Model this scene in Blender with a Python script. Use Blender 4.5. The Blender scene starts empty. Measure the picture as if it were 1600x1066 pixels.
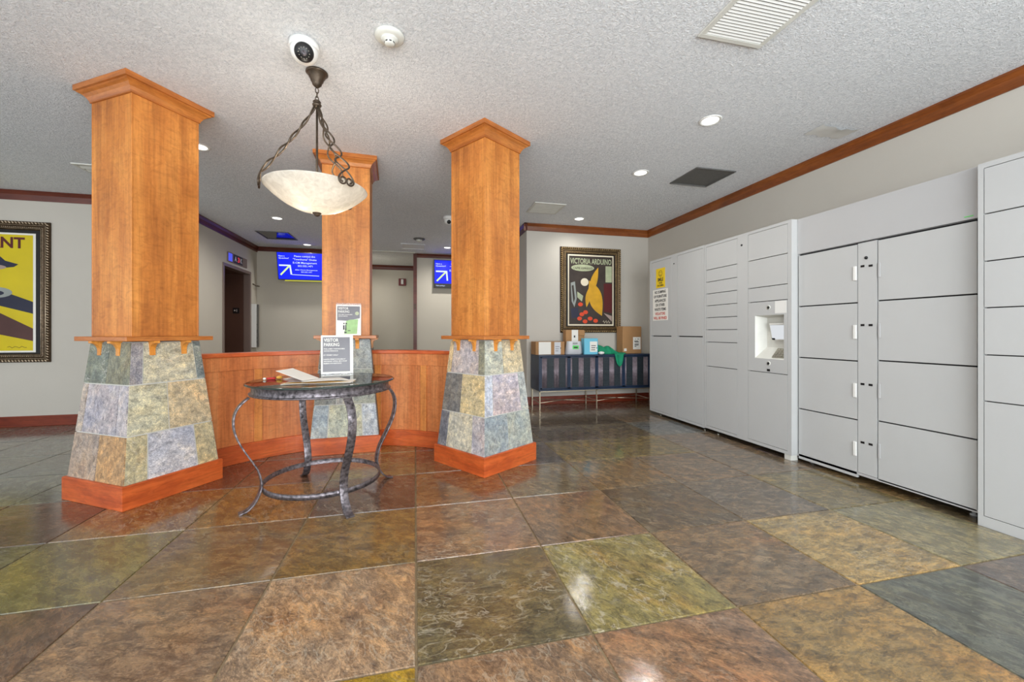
import bpy, bmesh, math, random
from mathutils import Vector, Matrix
random.seed(7)
C = bpy.context.scene.collection
PI = math.pi

# ------------------------------------------------------------------ camera, sky, light, exposure
YAW = math.radians(13.37)
CAM_H = 1.073
cam_d = bpy.data.cameras.new('camera')
cam = bpy.data.objects.new('camera', cam_d); C.objects.link(cam)
cam.location = (0, 0, CAM_H)
cam.rotation_euler = (PI / 2, 0, -YAW)
cam_d.sensor_width = 36.0
cam_d.lens = 637.0 / 1600 * 36
cam_d.shift_y = -13.5 / 1600
cam_d.clip_start = 0.02
bpy.context.scene.camera = cam

vs = bpy.context.scene.view_settings
vs.view_transform = 'Standard'; vs.look = 'None'; vs.gamma = 1.0; vs.use_curve_mapping = False
vs.exposure = 0.0

world = bpy.data.worlds.new('world'); bpy.context.scene.world = world
world.use_nodes = True
bg = world.node_tree.nodes['Background']
bg.inputs[0].default_value = (0.86, 0.93, 1.0, 1); bg.inputs[1].default_value = 1.2

def area(name, loc, rot, sx, sy, power, col=(1, 1, 1), spread=PI):
    l = bpy.data.lights.new(name, 'AREA'); l.shape = 'RECTANGLE'; l.size = sx; l.size_y = sy
    l.energy = power; l.color = col; l.spread = spread
    o = bpy.data.objects.new(name, l); C.objects.link(o); o.location = loc; o.rotation_euler = rot
    return o
# added fill lights at assumed, unseen rear and left openings, powers set by zone
for k, (x, pw) in enumerate(((-4.6, 80), (-1.55, 130), (1.5, 200))):
    area('added_fill_light', (x, -2.12, 1.42), (PI / 2 + 0.46, 0, 0), 2.75, 2.2, pw, (0.93, 0.97, 1.0))
area('added_fill_light', (-6.1, 1.6, 1.4), (PI / 2 + 0.3, 0, -PI / 2), 3.6, 2.2, 10, (0.93, 0.97, 1.0))

CEIL = 2.68
DOWNLIGHTS = [  # x, y, power, label
    (2.176, 2.657, 22, 'round recessed ceiling light above the locker kiosk, nearest and largest one'),
    (2.208, 3.692, 38, 'round recessed ceiling light beside the dark square ceiling panel'),
    (2.258, 5.391, 23, 'round recessed ceiling light just above the framed dark poster'),
    (-1.817, 4.054, 34, 'round recessed ceiling light half hidden behind the large left column'),
    (-1.888, 6.343, 75, 'round recessed ceiling light beneath the hanging bowl, before the blue tinted panel'),
    (-1.925, 8.14, 40, 'round recessed ceiling light directly above the left blue screen'),
    (0.593, 7.80, 75, 'round recessed ceiling light above the right blue screen'),
]
for x, y, pw in [d[:3] for d in DOWNLIGHTS] + [(-0.98, 9.3, 45)]:  # the last one is an added, unseen lamp that brightens the alcove
    l = bpy.data.lights.new('downlight_lamp', 'SPOT'); l.energy = pw; l.spot_size = 2.9; l.spot_blend = 1.0
    l.shadow_soft_size = 0.05; l.color = (1.0, 0.965, 0.91)
    o = bpy.data.objects.new('downlight_lamp', l); C.objects.link(o); o.location = (x, y, CEIL - 0.03)

# ------------------------------------------------------------------ materials
def lin(c):
    return tuple(((v / 255) / 12.92 if v / 255 <= 0.04045 else ((v / 255 + 0.055) / 1.055) ** 2.4) for v in c) + (1,)

def newmat(name):
    m = bpy.data.materials.new(name); m.use_nodes = True
    return m, m.node_tree, m.node_tree.nodes['Principled BSDF']

def plain(name, rgb, rough=0.5, metal=0.0, bump=0.0, bscale=60, vary=0.0, vscale=3.0, spec=0.5):
    m, t, b = newmat(name)
    b.inputs['Base Color'].default_value = lin(rgb); b.inputs['Roughness'].default_value = rough
    b.inputs['Metallic'].default_value = metal; b.inputs['Specular IOR Level'].default_value = spec
    tc = t.nodes.new('ShaderNodeTexCoord')
    n = t.nodes.new('ShaderNodeTexNoise'); n.inputs['Scale'].default_value = bscale; n.inputs['Detail'].default_value = 4
    t.links.new(tc.outputs['Object'], n.inputs['Vector'])
    if bump:
        bp = t.nodes.new('ShaderNodeBump'); bp.inputs['Strength'].default_value = bump; bp.inputs['Distance'].default_value = 0.004
        t.links.new(n.outputs['Fac'], bp.inputs['Height']); t.links.new(bp.outputs['Normal'], b.inputs['Normal'])
    v = t.nodes.new('ShaderNodeTexNoise'); v.inputs['Scale'].default_value = vscale; v.inputs['Detail'].default_value = 5
    t.links.new(tc.outputs['Object'], v.inputs['Vector'])
    r = t.nodes.new('ShaderNodeValToRGB'); cr = r.color_ramp
    k = max(vary, 0.02)
    c0 = lin(rgb)
    cr.elements[0].position = 0.3; cr.elements[1].position = 0.7
    cr.elements[0].color = tuple(x * (1 - k) for x in c0[:3]) + (1,)
    cr.elements[1].color = tuple(min(1, x * (1 + k)) for x in c0[:3]) + (1,)
    t.links.new(v.outputs['Fac'], r.inputs['Fac']); t.links.new(r.outputs['Color'], b.inputs['Base Color'])
    return m

def emit(name, rgb, strength):
    m, t, b = newmat(name)
    b.inputs['Base Color'].default_value = (0.004, 0.004, 0.004, 1); b.inputs['Roughness'].default_value = 0.35; b.inputs['Specular IOR Level'].default_value = 0.2
    b.inputs['Emission Color'].default_value = lin(rgb) if max(rgb) > 1 else tuple(rgb) + (1,)
    b.inputs['Emission Strength'].default_value = strength
    return m

def mapped(t, scale, coord='Object'):
    tc = t.nodes.new('ShaderNodeTexCoord'); mp = t.nodes.new('ShaderNodeMapping')
    mp.inputs['Scale'].default_value = scale
    t.links.new(tc.outputs[coord], mp.inputs['Vector']); return mp.outputs['Vector']

def ramp(t, fac, stops):
    r = t.nodes.new('ShaderNodeValToRGB'); cr = r.color_ramp
    while len(cr.elements) < len(stops): cr.elements.new(0.5)
    for e, (p, c) in zip(cr.elements, stops): e.position = p; e.color = c
    t.links.new(fac, r.inputs['Fac']); return r.outputs['Color']

def mixc(t, a, b, fac, mode='MIX'):
    m = t.nodes.new('ShaderNodeMix'); m.data_type = 'RGBA'; m.blend_type = mode
    for v, s in ((a, 'A'), (b, 'B')):
        i = [x for x in m.inputs if x.name == s and x.type == 'RGBA'][0]
        if isinstance(v, tuple): i.default_value = v
        else: t.links.new(v, i)
    f = m.inputs[0]
    if isinstance(fac, float): f.default_value = fac
    else: t.links.new(fac, f)
    return [x for x in m.outputs if x.type == 'RGBA'][0]

def noise(t, vec, scale, detail=6, rough=0.55, dist=0.0, typ='FBM'):
    n = t.nodes.new('ShaderNodeTexNoise'); n.noise_type = typ
    n.inputs['Scale'].default_value = scale; n.inputs['Detail'].default_value = detail
    n.inputs['Roughness'].default_value = rough; n.inputs['Distortion'].default_value = dist
    t.links.new(vec, n.inputs['Vector']); return n.outputs['Fac']

def wood(name, dark, mid, light, vertical=True, rough=0.32, grain=1.0):
    m, t, b = newmat(name)
    s1 = (9, 9, 0.7) if vertical else (1.1, 1.1, 20)
    s2 = (60, 60, 3.0) if vertical else (5, 5, 90)
    s3 = (2.3, 2.3, 0.9) if vertical else (1.2, 1.2, 3)
    g1 = noise(t, mapped(t, s1), 1.0, 7, 0.6, 0.6)
    g2 = noise(t, mapped(t, s2), 1.0, 5, 0.6, 0.3)
    g3 = noise(t, mapped(t, s3), 1.6, 5, 0.6, 0.3)
    c = ramp(t, g1, [(0.3, lin(dark)), (0.5, lin(mid)), (0.7, lin(light))])
    c2 = ramp(t, g3, [(0.32, lin(dark)), (0.5, lin(mid)), (0.68, lin(light))])
    c = mixc(t, c, c2, 0.5)
    g4 = noise(t, mapped(t, (14, 14, 22) if vertical else (9, 9, 30)), 1.0, 6, 0.65, 1.5)
    c = mixc(t, c, ramp(t, g4, [(0.30, (0.66, 0.60, 0.54, 1)), (0.5, (1, 1, 1, 1)), (0.68, (1.16, 1.18, 1.16, 1))]), 0.6, 'MULTIPLY')
    f = ramp(t, g2, [(0.36, (0.72, 0.68, 0.62, 1)), (0.56, (1.04, 1.04, 1.03, 1))])
    c = mixc(t, c, f, 0.55 * grain, 'MULTIPLY')
    t.links.new(c, b.inputs['Base Color'])
    b.inputs['Roughness'].default_value = rough
    b.inputs['Coat Weight'].default_value = 0.08; b.inputs['Coat Roughness'].default_value = 0.25
    bp = t.nodes.new('ShaderNodeBump'); bp.inputs['Strength'].default_value = 0.08; bp.inputs['Distance'].default_value = 0.002
    t.links.new(g2, bp.inputs['Height']); t.links.new(bp.outputs['Normal'], b.inputs['Normal'])
    return m

def slate(name, rough, bump, var, vein, huev=0.8, scale=1.0, spec=0.5, coat=0.0, lightvein=(0.62, 0.55, 0.42, 1)):
    """tile colour from the mesh, cleft slate relief and mottling on top"""
    m, t, b = newmat(name)
    tint = t.nodes.new('ShaderNodeAttribute'); tint.attribute_name = 'tint'
    seed = t.nodes.new('ShaderNodeAttribute'); seed.attribute_name = 'seed'
    tc = t.nodes.new('ShaderNodeTexCoord')
    sc = t.nodes.new('ShaderNodeVectorMath'); sc.operation = 'SCALE'; sc.inputs['Scale'].default_value = 37.0
    t.links.new(seed.outputs['Vector'], sc.inputs[0])
    ad = t.nodes.new('ShaderNodeVectorMath'); ad.operation = 'ADD'
    t.links.new(tc.outputs['Object'], ad.inputs[0]); t.links.new(sc.outputs[0], ad.inputs[1])
    # each tile's cleft runs its own way
    rot = t.nodes.new('ShaderNodeVectorRotate'); rot.rotation_type = 'Z_AXIS'
    sep = t.nodes.new('ShaderNodeSeparateXYZ'); t.links.new(seed.outputs['Vector'], sep.inputs[0])
    mu = t.nodes.new('ShaderNodeMath'); mu.operation = 'MULTIPLY'; mu.inputs[1].default_value = 1.3
    t.links.new(sep.outputs['X'], mu.inputs[0]); t.links.new(mu.outputs[0], rot.inputs['Angle'])
    t.links.new(ad.outputs[0], rot.inputs['Vector'])
    st = t.nodes.new('ShaderNodeMapping'); st.inputs['Scale'].default_value = (1.0, 1.8, 1.4)
    t.links.new(rot.outputs[0], st.inputs['Vector'])
    v = st.outputs['Vector']
    big = noise(t, v, 1.5 * scale, 12, 0.70, 0.5)
    midn = noise(t, v, 11 * scale, 12, 0.80, 0.5)
    fine = noise(t, v, 75 * scale, 6, 0.8, 0.2)
    lay = noise(t, v, 3.3 * scale, 10, 0.62, 0.7)
    lay2 = noise(t, v, 8 * scale, 6, 0.5, 1.2)
    msk = noise(t, v, 2.2 * scale, 3, 0.5, 0.2)
    base = tint.outputs['Color']
    # mineral shifts: blue grey, rust, ochre
    hue = ramp(t, big, [(0.28, (0.72, 0.84, 0.98, 1)), (0.44, (0.98, 0.99, 1.0, 1)), (0.58, (1.12, 1.0, 0.80, 1)), (0.72, (1.22, 0.84, 0.66, 1))])
    c = mixc(t, base, hue, huev, 'MULTIPLY')
    # split layers: flat patches with crisp borders
    step = ramp(t, lay, [(0.40, (0.80, 0.82, 0.86, 1)), (0.43, (0.98, 0.97, 0.95, 1)), (0.53, (1.0, 1.0, 1.0, 1)), (0.56, (1.14, 1.10, 1.0, 1)), (0.64, (1.16, 1.10, 1.0, 1)), (0.66, (0.98, 0.88, 0.80, 1))])
    c = mixc(t, c, step, min(1.0, 0.9 * var), 'MULTIPLY')
    lum = ramp(t, midn, [(0.37, (0.36, 0.36, 0.38, 1)), (0.5, (1.0, 1.0, 1.0, 1)), (0.63, (1.8, 1.74, 1.6, 1))])
    c = mixc(t, c, lum, min(1.0, 0.95 * var), 'MULTIPLY')
    fl = ramp(t, fine, [(0.39, (0.5, 0.5, 0.52, 1)), (0.60, (1.38, 1.36, 1.30, 1))])
    c = mixc(t, c, fl, 0.85 * min(1.0, var), 'MULTIPLY')
    # pale curling edges of the cleft layers
    l1 = ramp(t, lay2, [(0.470, (0, 0, 0, 1)), (0.490, (1, 1, 1, 1)), (0.500, (1, 1, 1, 1)), (0.516, (0, 0, 0, 1))])
    l2 = ramp(t, msk, [(0.42, (0, 0, 0, 1)), (0.54, (1, 1, 1, 1))])
    lm = t.nodes.new('ShaderNodeMath'); lm.operation = 'MULTIPLY'
    t.links.new(l1, lm.inputs[0]); t.links.new(l2, lm.inputs[1])
    vm = t.nodes.new('ShaderNodeMath'); vm.operation = 'MULTIPLY'; vm.inputs[1].default_value = vein
    pv = t.nodes.new('ShaderNodeMath'); pv.operation = 'MULTIPLY'   # how much each stone is flaked
    t.links.new(lm.outputs[0], pv.inputs[0]); t.links.new(sep.outputs['Z'], pv.inputs[1])
    t.links.new(pv.outputs[0], vm.inputs[0])
    lighter = mixc(t, c, lightvein, 0.75)
    c = mixc(t, c, lighter, vm.outputs[0])
    t.links.new(c, b.inputs['Base Color'])
    rr = ramp(t, midn, [(0.3, (rough * 0.75,) * 3 + (1,)), (0.7, (min(1, rough * 1.45),) * 3 + (1,))])
    t.links.new(rr, b.inputs['Roughness'])
    b.inputs['Specular IOR Level'].default_value = spec
    h = t.nodes.new('ShaderNodeMath'); h.operation = 'MULTIPLY_ADD'; h.inputs[1].default_value = 0.35
    t.links.new(fine, h.inputs[0]); t.links.new(midn, h.inputs[2])
    h2 = t.nodes.new('ShaderNodeMath'); h2.operation = 'MULTIPLY_ADD'; h2.inputs[1].default_value = 0.8
    t.links.new(lay, h2.inputs[0]); t.links.new(h.outputs[0], h2.inputs[2]); h = h2
    if coat:
        b.inputs['Coat Weight'].default_value = coat; b.inputs['Coat Roughness'].default_value = 0.08
        cb = t.nodes.new('ShaderNodeBump'); cb.inputs['Strength'].default_value = 0.05; cb.inputs['Distance'].default_value = 0.006
        t.links.new(midn, cb.inputs['Height']); t.links.new(cb.outputs['Normal'], b.inputs['Coat Normal'])
    bp = t.nodes.new('ShaderNodeBump'); bp.inputs['Strength'].default_value = bump; bp.inputs['Distance'].default_value = 0.012
    t.links.new(h.outputs[0], bp.inputs['Height']); t.links.new(bp.outputs['Normal'], b.inputs['Normal'])
    return m

def paint_wall(name, rgb, bump=0.12, scale=90):
    return plain(name, rgb, 0.7, 0, bump, scale, 0.03, 1.3, 0.3)

M = {}
M['floor'] = slate('slate_floor', 0.24, 0.6, 1.0, 0.8, scale=1.1, spec=0.5, coat=0.9)
M['clad'] = slate('slate_cladding', 0.5, 0.45, 0.85, 0.7, huev=0.5, scale=1.6, lightvein=(0.7, 0.66, 0.6, 1))
M['grout_floor'] = plain('floor_grout', (132, 114, 86), 0.6, 0, 0.4, 200, 0.3, 20)
M['grout'] = plain('light_grout', (205, 203, 196), 0.9, 0, 0.3, 200, 0.05, 20)
M['wall'] = paint_wall('wall_paint', (199, 194, 184))
M['hall_wall'] = paint_wall('hall_paint', (198, 192, 178))
M['ceiling'] = None
m, t, b = newmat('ceiling_texture'); M['ceiling'] = m
v = mapped(t, (1, 1, 1))
n1 = noise(t, v, 50, 5, 0.65, 1.2); n2 = noise(t, v, 120, 3, 0.6, 0.4); n3 = noise(t, v, 1.1, 4, 0.5, 0.2)
h = t.nodes.new('ShaderNodeMath'); h.operation = 'MULTIPLY_ADD'; h.inputs[1].default_value = 0.4
t.links.new(n2, h.inputs[0]); t.links.new(n1, h.inputs[2])
bp = t.nodes.new('ShaderNodeBump'); bp.inputs['Strength'].default_value = 0.9; bp.inputs['Distance'].default_value = 0.014
t.links.new(h.outputs[0], bp.inputs['Height']); t.links.new(bp.outputs['Normal'], b.inputs['Normal'])
c1 = ramp(t, n1, [(0.35, lin((222, 226, 230))), (0.6, lin((250, 252, 254)))])
c2 = ramp(t, n3, [(0.3, (0.95, 0.95, 0.95, 1)), (0.7, (1, 1, 1, 1))])
t.links.new(mixc(t, c1, c2, 1.0, 'MULTIPLY'), b.inputs['Base Color']); b.inputs['Roughness'].default_value = 0.9
b.inputs['Specular IOR Level'].default_value = 0.1

M['shaft'] = wood('stained_maple', (146, 82, 34), (196, 121, 53), (226, 154, 76), rough=0.45)
M['trimwood'] = wood('stained_trim', (138, 76, 30), (178, 104, 46), (204, 134, 66), vertical=False)
M['basewood'] = wood('cherry_base', (150, 62, 28), (198, 90, 40), (222, 118, 58), vertical=False)
M['paneling'] = wood('cherry_panel', (168, 88, 42), (204, 120, 64), (224, 150, 92), rough=0.36)
M['stile'] = wood('stile_wood', (172, 96, 42), (210, 130, 62), (228, 156, 84))
M['corbel'] = wood('light_corbel', (196, 116, 40), (222, 146, 60), (236, 168, 84))
M['crown'] = wood('dark_crown', (100, 50, 18), (132, 70, 26), (160, 92, 38), vertical=False)
M['darktrim'] = wood('mahogany_trim', (70, 28, 16), (94, 38, 22), (112, 50, 28), vertical=False)
M['basedark'] = wood('mahogany_baseboard', (96, 34, 18), (124, 48, 26), (140, 62, 34), vertical=False)
M['iron'] = plain('hammered_iron', (112, 106, 110), 0.36, 0.7, 0.9, 55, 0.78, 48)
M['bronze'] = plain('aged_bronze', (86, 74, 62), 0.38, 0.7, 0.3, 120, 0.3, 30)
M['locker'] = plain('locker_paint', (190, 191, 190), 0.5, 0, 0.12, 400, 0.012, 2, 0.35)
M['locker_panel'] = plain('locker_panel_paint', (184, 184, 184), 0.5, 0, 0.12, 400, 0.012, 2, 0.35)
M['white'] = plain('white_plastic', (232, 232, 228), 0.35)
M['offwhite'] = plain('offwhite_metal', (214, 214, 206), 0.45, 0, 0, 60, 0.05, 12)
M['black'] = plain('black_plastic', (18, 18, 20), 0.4)
M['gap_shade'] = plain('painted_gap_shade', (26, 24, 26), 0.8)  # near-black colour standing in for shade behind door and slat gaps
M['greypanel'] = plain('grey_perforated_metal', (104, 104, 102), 0.5, 0.2, 0.5, 300, 0.1, 40)
M['glosspanel'] = plain('dark_glossy_panel', (60, 58, 56), 0.08, 0.4, 0, 60, 0.1, 4)
M['chrome'] = plain('brushed_steel', (176, 172, 160), 0.25, 0.95)
M['champagne'] = plain('champagne_metal', (196, 184, 160), 0.3, 0.85)
M['navy'] = plain('navy_lacquer', (34, 50, 74), 0.35, 0, 0.05, 80, 0.15, 8)
M['navyrod'] = plain('bronze_blue_rod', (150, 138, 146), 0.32, 0.35, 0, 60, 0.25, 30)
M['weave'] = plain('black_woven_cord', (38, 48, 54), 0.5, 0, 0.5, 200, 0.35, 60)
M['gilt'] = plain('antique_gilt', (186, 160, 112), 0.3, 0.7, 0.5, 90, 0.4, 40)
M['giltdark'] = plain('dark_gilt_base', (74, 58, 40), 0.4, 0.6, 0.5, 90, 0.4, 40)  # dark brown ground of the frame moulding, under the gold beads
M['silvergilt'] = plain('silver_gilt', (204, 186, 162), 0.28, 0.75, 0.5, 90, 0.4, 40)
M['frameblack'] = plain('black_liner', (12, 10, 10), 0.5)
M['paper'] = plain('white_paper', (236, 234, 226), 0.6)
M['cream'] = plain('cream_paper', (232, 222, 196), 0.6)
M['yellow'] = plain('poster_yellow', (214, 192, 10), 0.45, vary=0.06)
M['maroon'] = plain('maroon_ink', (88, 22, 24), 0.5)
M['brownink'] = plain('brown_ink', (84, 52, 48), 0.5, vary=0.15)
M['navyink'] = plain('navy_ink', (38, 40, 62), 0.5, vary=0.1)
M['greyink'] = plain('grey_ink', (150, 156, 152), 0.5, vary=0.1)
M['pinkgrey'] = plain('pink_grey_ink', (168, 148, 140), 0.5)
M['darkink'] = plain('dark_umber_ink', (58, 48, 42), 0.5, vary=0.25, vscale=8)
M['ochre'] = plain('ochre_ink', (212, 160, 34), 0.5, vary=0.12, vscale=9)
M['redink'] = plain('orange_red_ink', (222, 74, 36), 0.5)
M['paleink'] = plain('pale_green_ink', (176, 184, 150), 0.5, vary=0.12, vscale=12)
M['card'] = plain('corrugated_card', (170, 128, 84), 0.75, 0, 0.2, 90, 0.08, 6)
M['mailer'] = plain('white_poly_mailer', (206, 208, 212), 0.35, 0, 0.3, 12, 0.05, 6)
M['cyan'] = plain('cyan_card', (112, 196, 222), 0.5, vary=0.06)
M['greenlabel'] = plain('green_label', (98, 216, 104), 0.5)
M['greencloth'] = plain('green_cloth', (10, 138, 98), 0.8, 0, 0.4, 60, 0.2, 9)
M['signyellow'] = plain('sign_yellow', (240, 204, 20), 0.45)
M['signred'] = plain('sign_red', (206, 62, 44), 0.5)
M['ink'] = plain('black_ink', (34, 34, 38), 0.5)
M['greyboard'] = plain('grey_board_ink', (104, 102, 108), 0.3, 0, 0, 60, 0.12, 6)
M['leafgreen'] = plain('leaf_green_ink', (158, 196, 132), 0.5, vary=0.12, vscale=30)
M['tape'] = plain('red_plastic', (190, 30, 34), 0.4)
M['goldplastic'] = plain('amber_plastic', (214, 160, 60), 0.4)
M['steel_frame'] = plain('painted_steel_jamb', (124, 106, 98), 0.35, 0.1)
M['elevdoor'] = plain('dark_bronze_door', (84, 58, 48), 0.35, 0.0, 0, 60, 0.1, 3)
M['bronze_door'] = plain('bronze_elevator_panel', (150, 112, 86), 0.35, 0.0, 0, 60, 0.1, 3)
M['alarmred'] = plain('alarm_red', (112, 30, 28), 0.4)
M['keypad'] = plain('keypad_metal', (150, 146, 132), 0.35, 0.6, 0, 60, 0.1, 30)
M['skim'] = plain('smooth_plaster', (226, 226, 222), 0.8, 0, 0.1, 30, 0.03, 8)
M['blue'] = emit('screen_blue', (0.004, 0.018, 1.0), 1.0)
M['screenwhite'] = emit('screen_white', (0.62, 0.72, 1.0), 1.3)
M['screenlime'] = emit('screen_lime', (0.70, 0.95, 0.35), 1.2)
M['screenred'] = emit('screen_red', (0.55, 0.01, 0.04), 1.0)
M['screenpink'] = emit('screen_pink', (0.75, 0.25, 0.75), 1.0)
M['screengold'] = emit('screen_gold', (0.50, 0.48, 0.06), 1.0)
M['kioskscreen'] = emit('kiosk_screen', (0.80, 0.83, 0.86), 0.9)
M['lamp'] = emit('lamp_lens', (1.0, 0.97, 0.90), 3.0)
M['bulb'] = emit('bulb', (1.0, 0.90, 0.72), 14.0)
M['ledred'] = emit('led_red', (0.6, 0.04, 0.06), 1.0)
M['emitblue'] = emit('emissive_blue', (0.08, 0.10, 0.8), 1.0)

# glass table top: clear with fresnel reflection
m = bpy.data.materials.new('clear_glass'); m.use_nodes = True; t = m.node_tree; t.nodes.clear()
out = t.nodes.new('ShaderNodeOutputMaterial'); mx = t.nodes.new('ShaderNodeMixShader'); fr = t.nodes.new('ShaderNodeFresnel')
fr.inputs['IOR'].default_value = 1.5
tr = t.nodes.new('ShaderNodeBsdfTransparent'); tr.inputs[0].default_value = (0.86, 0.9, 0.88, 1)
gl = t.nodes.new('ShaderNodeBsdfGlossy'); gl.inputs['Roughness'].default_value = 0.02
t.links.new(fr.outputs[0], mx.inputs[0]); t.links.new(tr.outputs[0], mx.inputs[1]); t.links.new(gl.outputs[0], mx.inputs[2])
t.links.new(mx.outputs[0], out.inputs[0]); M['glass'] = m
M['glassedge'] = plain('glass_edge', (44, 58, 54), 0.1, 0.1)
# acrylic
m = bpy.data.materials.new('acrylic'); m.use_nodes = True; t = m.node_tree; t.nodes.clear()
out = t.nodes.new('ShaderNodeOutputMaterial'); mx = t.nodes.new('ShaderNodeMixShader'); mx.inputs[0].default_value = 0.14
tr = t.nodes.new('ShaderNodeBsdfTransparent'); gl = t.nodes.new('ShaderNodeBsdfGlossy'); gl.inputs['Roughness'].default_value = 0.05
t.links.new(tr.outputs[0], mx.inputs[1]); t.links.new(gl.outputs[0], mx.inputs[2]); t.links.new(mx.outputs[0], out.inputs[0])
M['acrylic'] = m
# frosted alabaster bowl: light passes through it
m = bpy.data.materials.new('frosted_bowl'); m.use_nodes = True; t = m.node_tree; t.nodes.clear()
out = t.nodes.new('ShaderNodeOutputMaterial'); mx = t.nodes.new('ShaderNodeMixShader'); mx.inputs[0].default_value = 0.55
tl = t.nodes.new('ShaderNodeBsdfTranslucent'); pr = t.nodes.new('ShaderNodeBsdfPrincipled'); pr.inputs['Roughness'].default_value = 0.25
nv = noise(t, mapped(t, (1, 1, 1)), 22, 7, 0.65, 1.0)
cc = ramp(t, nv, [(0.35, (0.72, 0.69, 0.63, 1)), (0.62, (0.90, 0.87, 0.81, 1))])
t.links.new(cc, tl.inputs[0]); t.links.new(cc, pr.inputs['Base Color'])
t.links.new(pr.outputs[0], mx.inputs[1]); t.links.new(tl.outputs[0], mx.inputs[2]); t.links.new(mx.outputs[0], out.inputs[0])
M['bowl'] = m

# ------------------------------------------------------------------ mesh helpers
class MB:
    def __init__(s, *mats):
        s.bm = bmesh.new(); s.mats = list(mats); s.mi = 0; s.smooth = False
    def use(s, name):
        if name not in s.mats: s.mats.append(name)
        s.mi = s.mats.index(name); return s
    def face(s, pts):
        vs_ = [s.bm.verts.new(p) for p in pts]
        f = s.bm.faces.new(vs_); f.material_index = s.mi; f.smooth = s.smooth; return f
    def box(s, x0, x1, y0, y1, z0, z1, mat=None):
        P = [(x, y, z) for x in (x0, x1) for y in (y0, y1) for z in (z0, z1)]
        if mat is not None: P = [mat @ Vector(p) for p in P]
        v_ = [s.bm.verts.new(p) for p in P]
        for q in ((0, 1, 3, 2), (4, 6, 7, 5), (0, 4, 5, 1), (2, 3, 7, 6), (0, 2, 6, 4), (1, 5, 7, 3)):
            f = s.bm.faces.new([v_[i] for i in q]); f.material_index = s.mi
        return s
    def grid(s, rows, closed_u=False, closed_v=False, caps=False):
        V = [[s.bm.verts.new(p) for p in r] for r in rows]
        n, k = len(V), len(V[0])
        for i in range(n if closed_u else n - 1):
            for j in range(k if closed_v else k - 1):
                f = s.bm.faces.new([V[i][j], V[(i + 1) % n][j], V[(i + 1) % n][(j + 1) % k], V[i][(j + 1) % k]])
                f.material_index = s.mi; f.smooth = s.smooth
        if caps:
            for r in (V[0], V[-1]):
                try: f = s.bm.faces.new(r); f.material_index = s.mi
                except ValueError: pass
        return s
    def lathe(s, prof, c=(0, 0, 0), seg=40, mat=None):
        rows = []
        for r, z in prof:
            row = []
            for k in range(seg):
                a = 2 * PI * k / seg
                p = Vector((r * math.cos(a), r * math.sin(a), z))
                p = (mat @ p) if mat is not None else p + Vector(c)
                row.append(p)
            rows.append(row)
        o = s.smooth; s.smooth = True; s.grid(rows, closed_v=True, caps=(prof[0] != prof[-1])); s.smooth = o
        return s
    def tube(s, pts, r, seg=8, closed=False):
        pts = [Vector(p) for p in pts]; n = len(pts); rows = []; prev = None
        for i, p in enumerate(pts):
            if closed: d = pts[(i + 1) % n] - pts[i - 1]
            else: d = pts[min(i + 1, n - 1)] - pts[max(i - 1, 0)]
            d.normalize()
            if prev is None:
                u = d.cross(Vector((0, 0, 1)))
                if u.length < 1e-3: u = d.cross(Vector((1, 0, 0)))
            else: u = prev - d * prev.dot(d)
            u.normalize(); prev = u; w = d.cross(u)
            rr = r[i] if isinstance(r, (list, tuple)) else r
            rows.append([p + (u * math.cos(2 * PI * k / seg) + w * math.sin(2 * PI * k / seg)) * rr for k in range(seg)])
        o = s.smooth; s.smooth = True; s.grid(rows, closed_u=closed, closed_v=True, caps=not closed); s.smooth = o
        return s
    def prism(s, poly, fn, d0, d1):
        """poly in 2-D, fn(u, v, d) -> point"""
        a = [s.bm.verts.new(fn(u, v_, d0)) for u, v_ in poly]; b_ = [s.bm.verts.new(fn(u, v_, d1)) for u, v_ in poly]
        n = len(poly)
        for q in (a, b_[::-1]):
            f = s.bm.faces.new(q); f.material_index = s.mi
        for i in range(n):
            f = s.bm.faces.new([a[i], b_[i], b_[(i + 1) % n], a[(i + 1) % n]]); f.material_index = s.mi
        return s
    def ball(s, c, r, sub=2, scale=(1, 1, 1), rot=None):
        mt = Matrix.Translation(c) @ (rot if rot is not None else Matrix.Identity(4)) @ Matrix.Diagonal((r * scale[0], r * scale[1], r * scale[2], 1))
        g = bmesh.ops.create_icosphere(s.bm, subdivisions=sub, radius=1, matrix=mt)
        for f in {f for v_ in g['verts'] for f in v_.link_faces}: f.material_index = s.mi; f.smooth = True
        return s
    def text(s, body, fn, x, y, size, bold=0.0, align='LEFT', width=None, d=0.0006):
        """lettering laid on a surface; fn(u, v, d) -> point, (x, y) its baseline start"""
        cu = bpy.data.curves.new('lettering', 'FONT'); cu.body = body; cu.size = 1; cu.offset = bold; cu.resolution_u = 2
        ob = bpy.data.objects.new('lettering', cu); me = bpy.data.meshes.new_from_object(ob)
        if len(me.vertices):
            xs = [v_.co.x for v_ in me.vertices]; w = max(xs) - min(xs); x0 = min(xs)
            sy = size; sx = size if width is None else width / w
            off = {'LEFT': 0, 'CENTER': -w * sx / 2, 'RIGHT': -w * sx}[align]
            vv = [s.bm.verts.new(fn(x + off + (v_.co.x - x0) * sx, y + v_.co.y * sy, d)) for v_ in me.vertices]
            for p in me.polygons:
                try: f = s.bm.faces.new([vv[i] for i in p.vertices]); f.material_index = s.mi
                except ValueError: pass
        bpy.data.meshes.remove(me); bpy.data.objects.remove(ob); bpy.data.curves.remove(cu)
        return s
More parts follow.
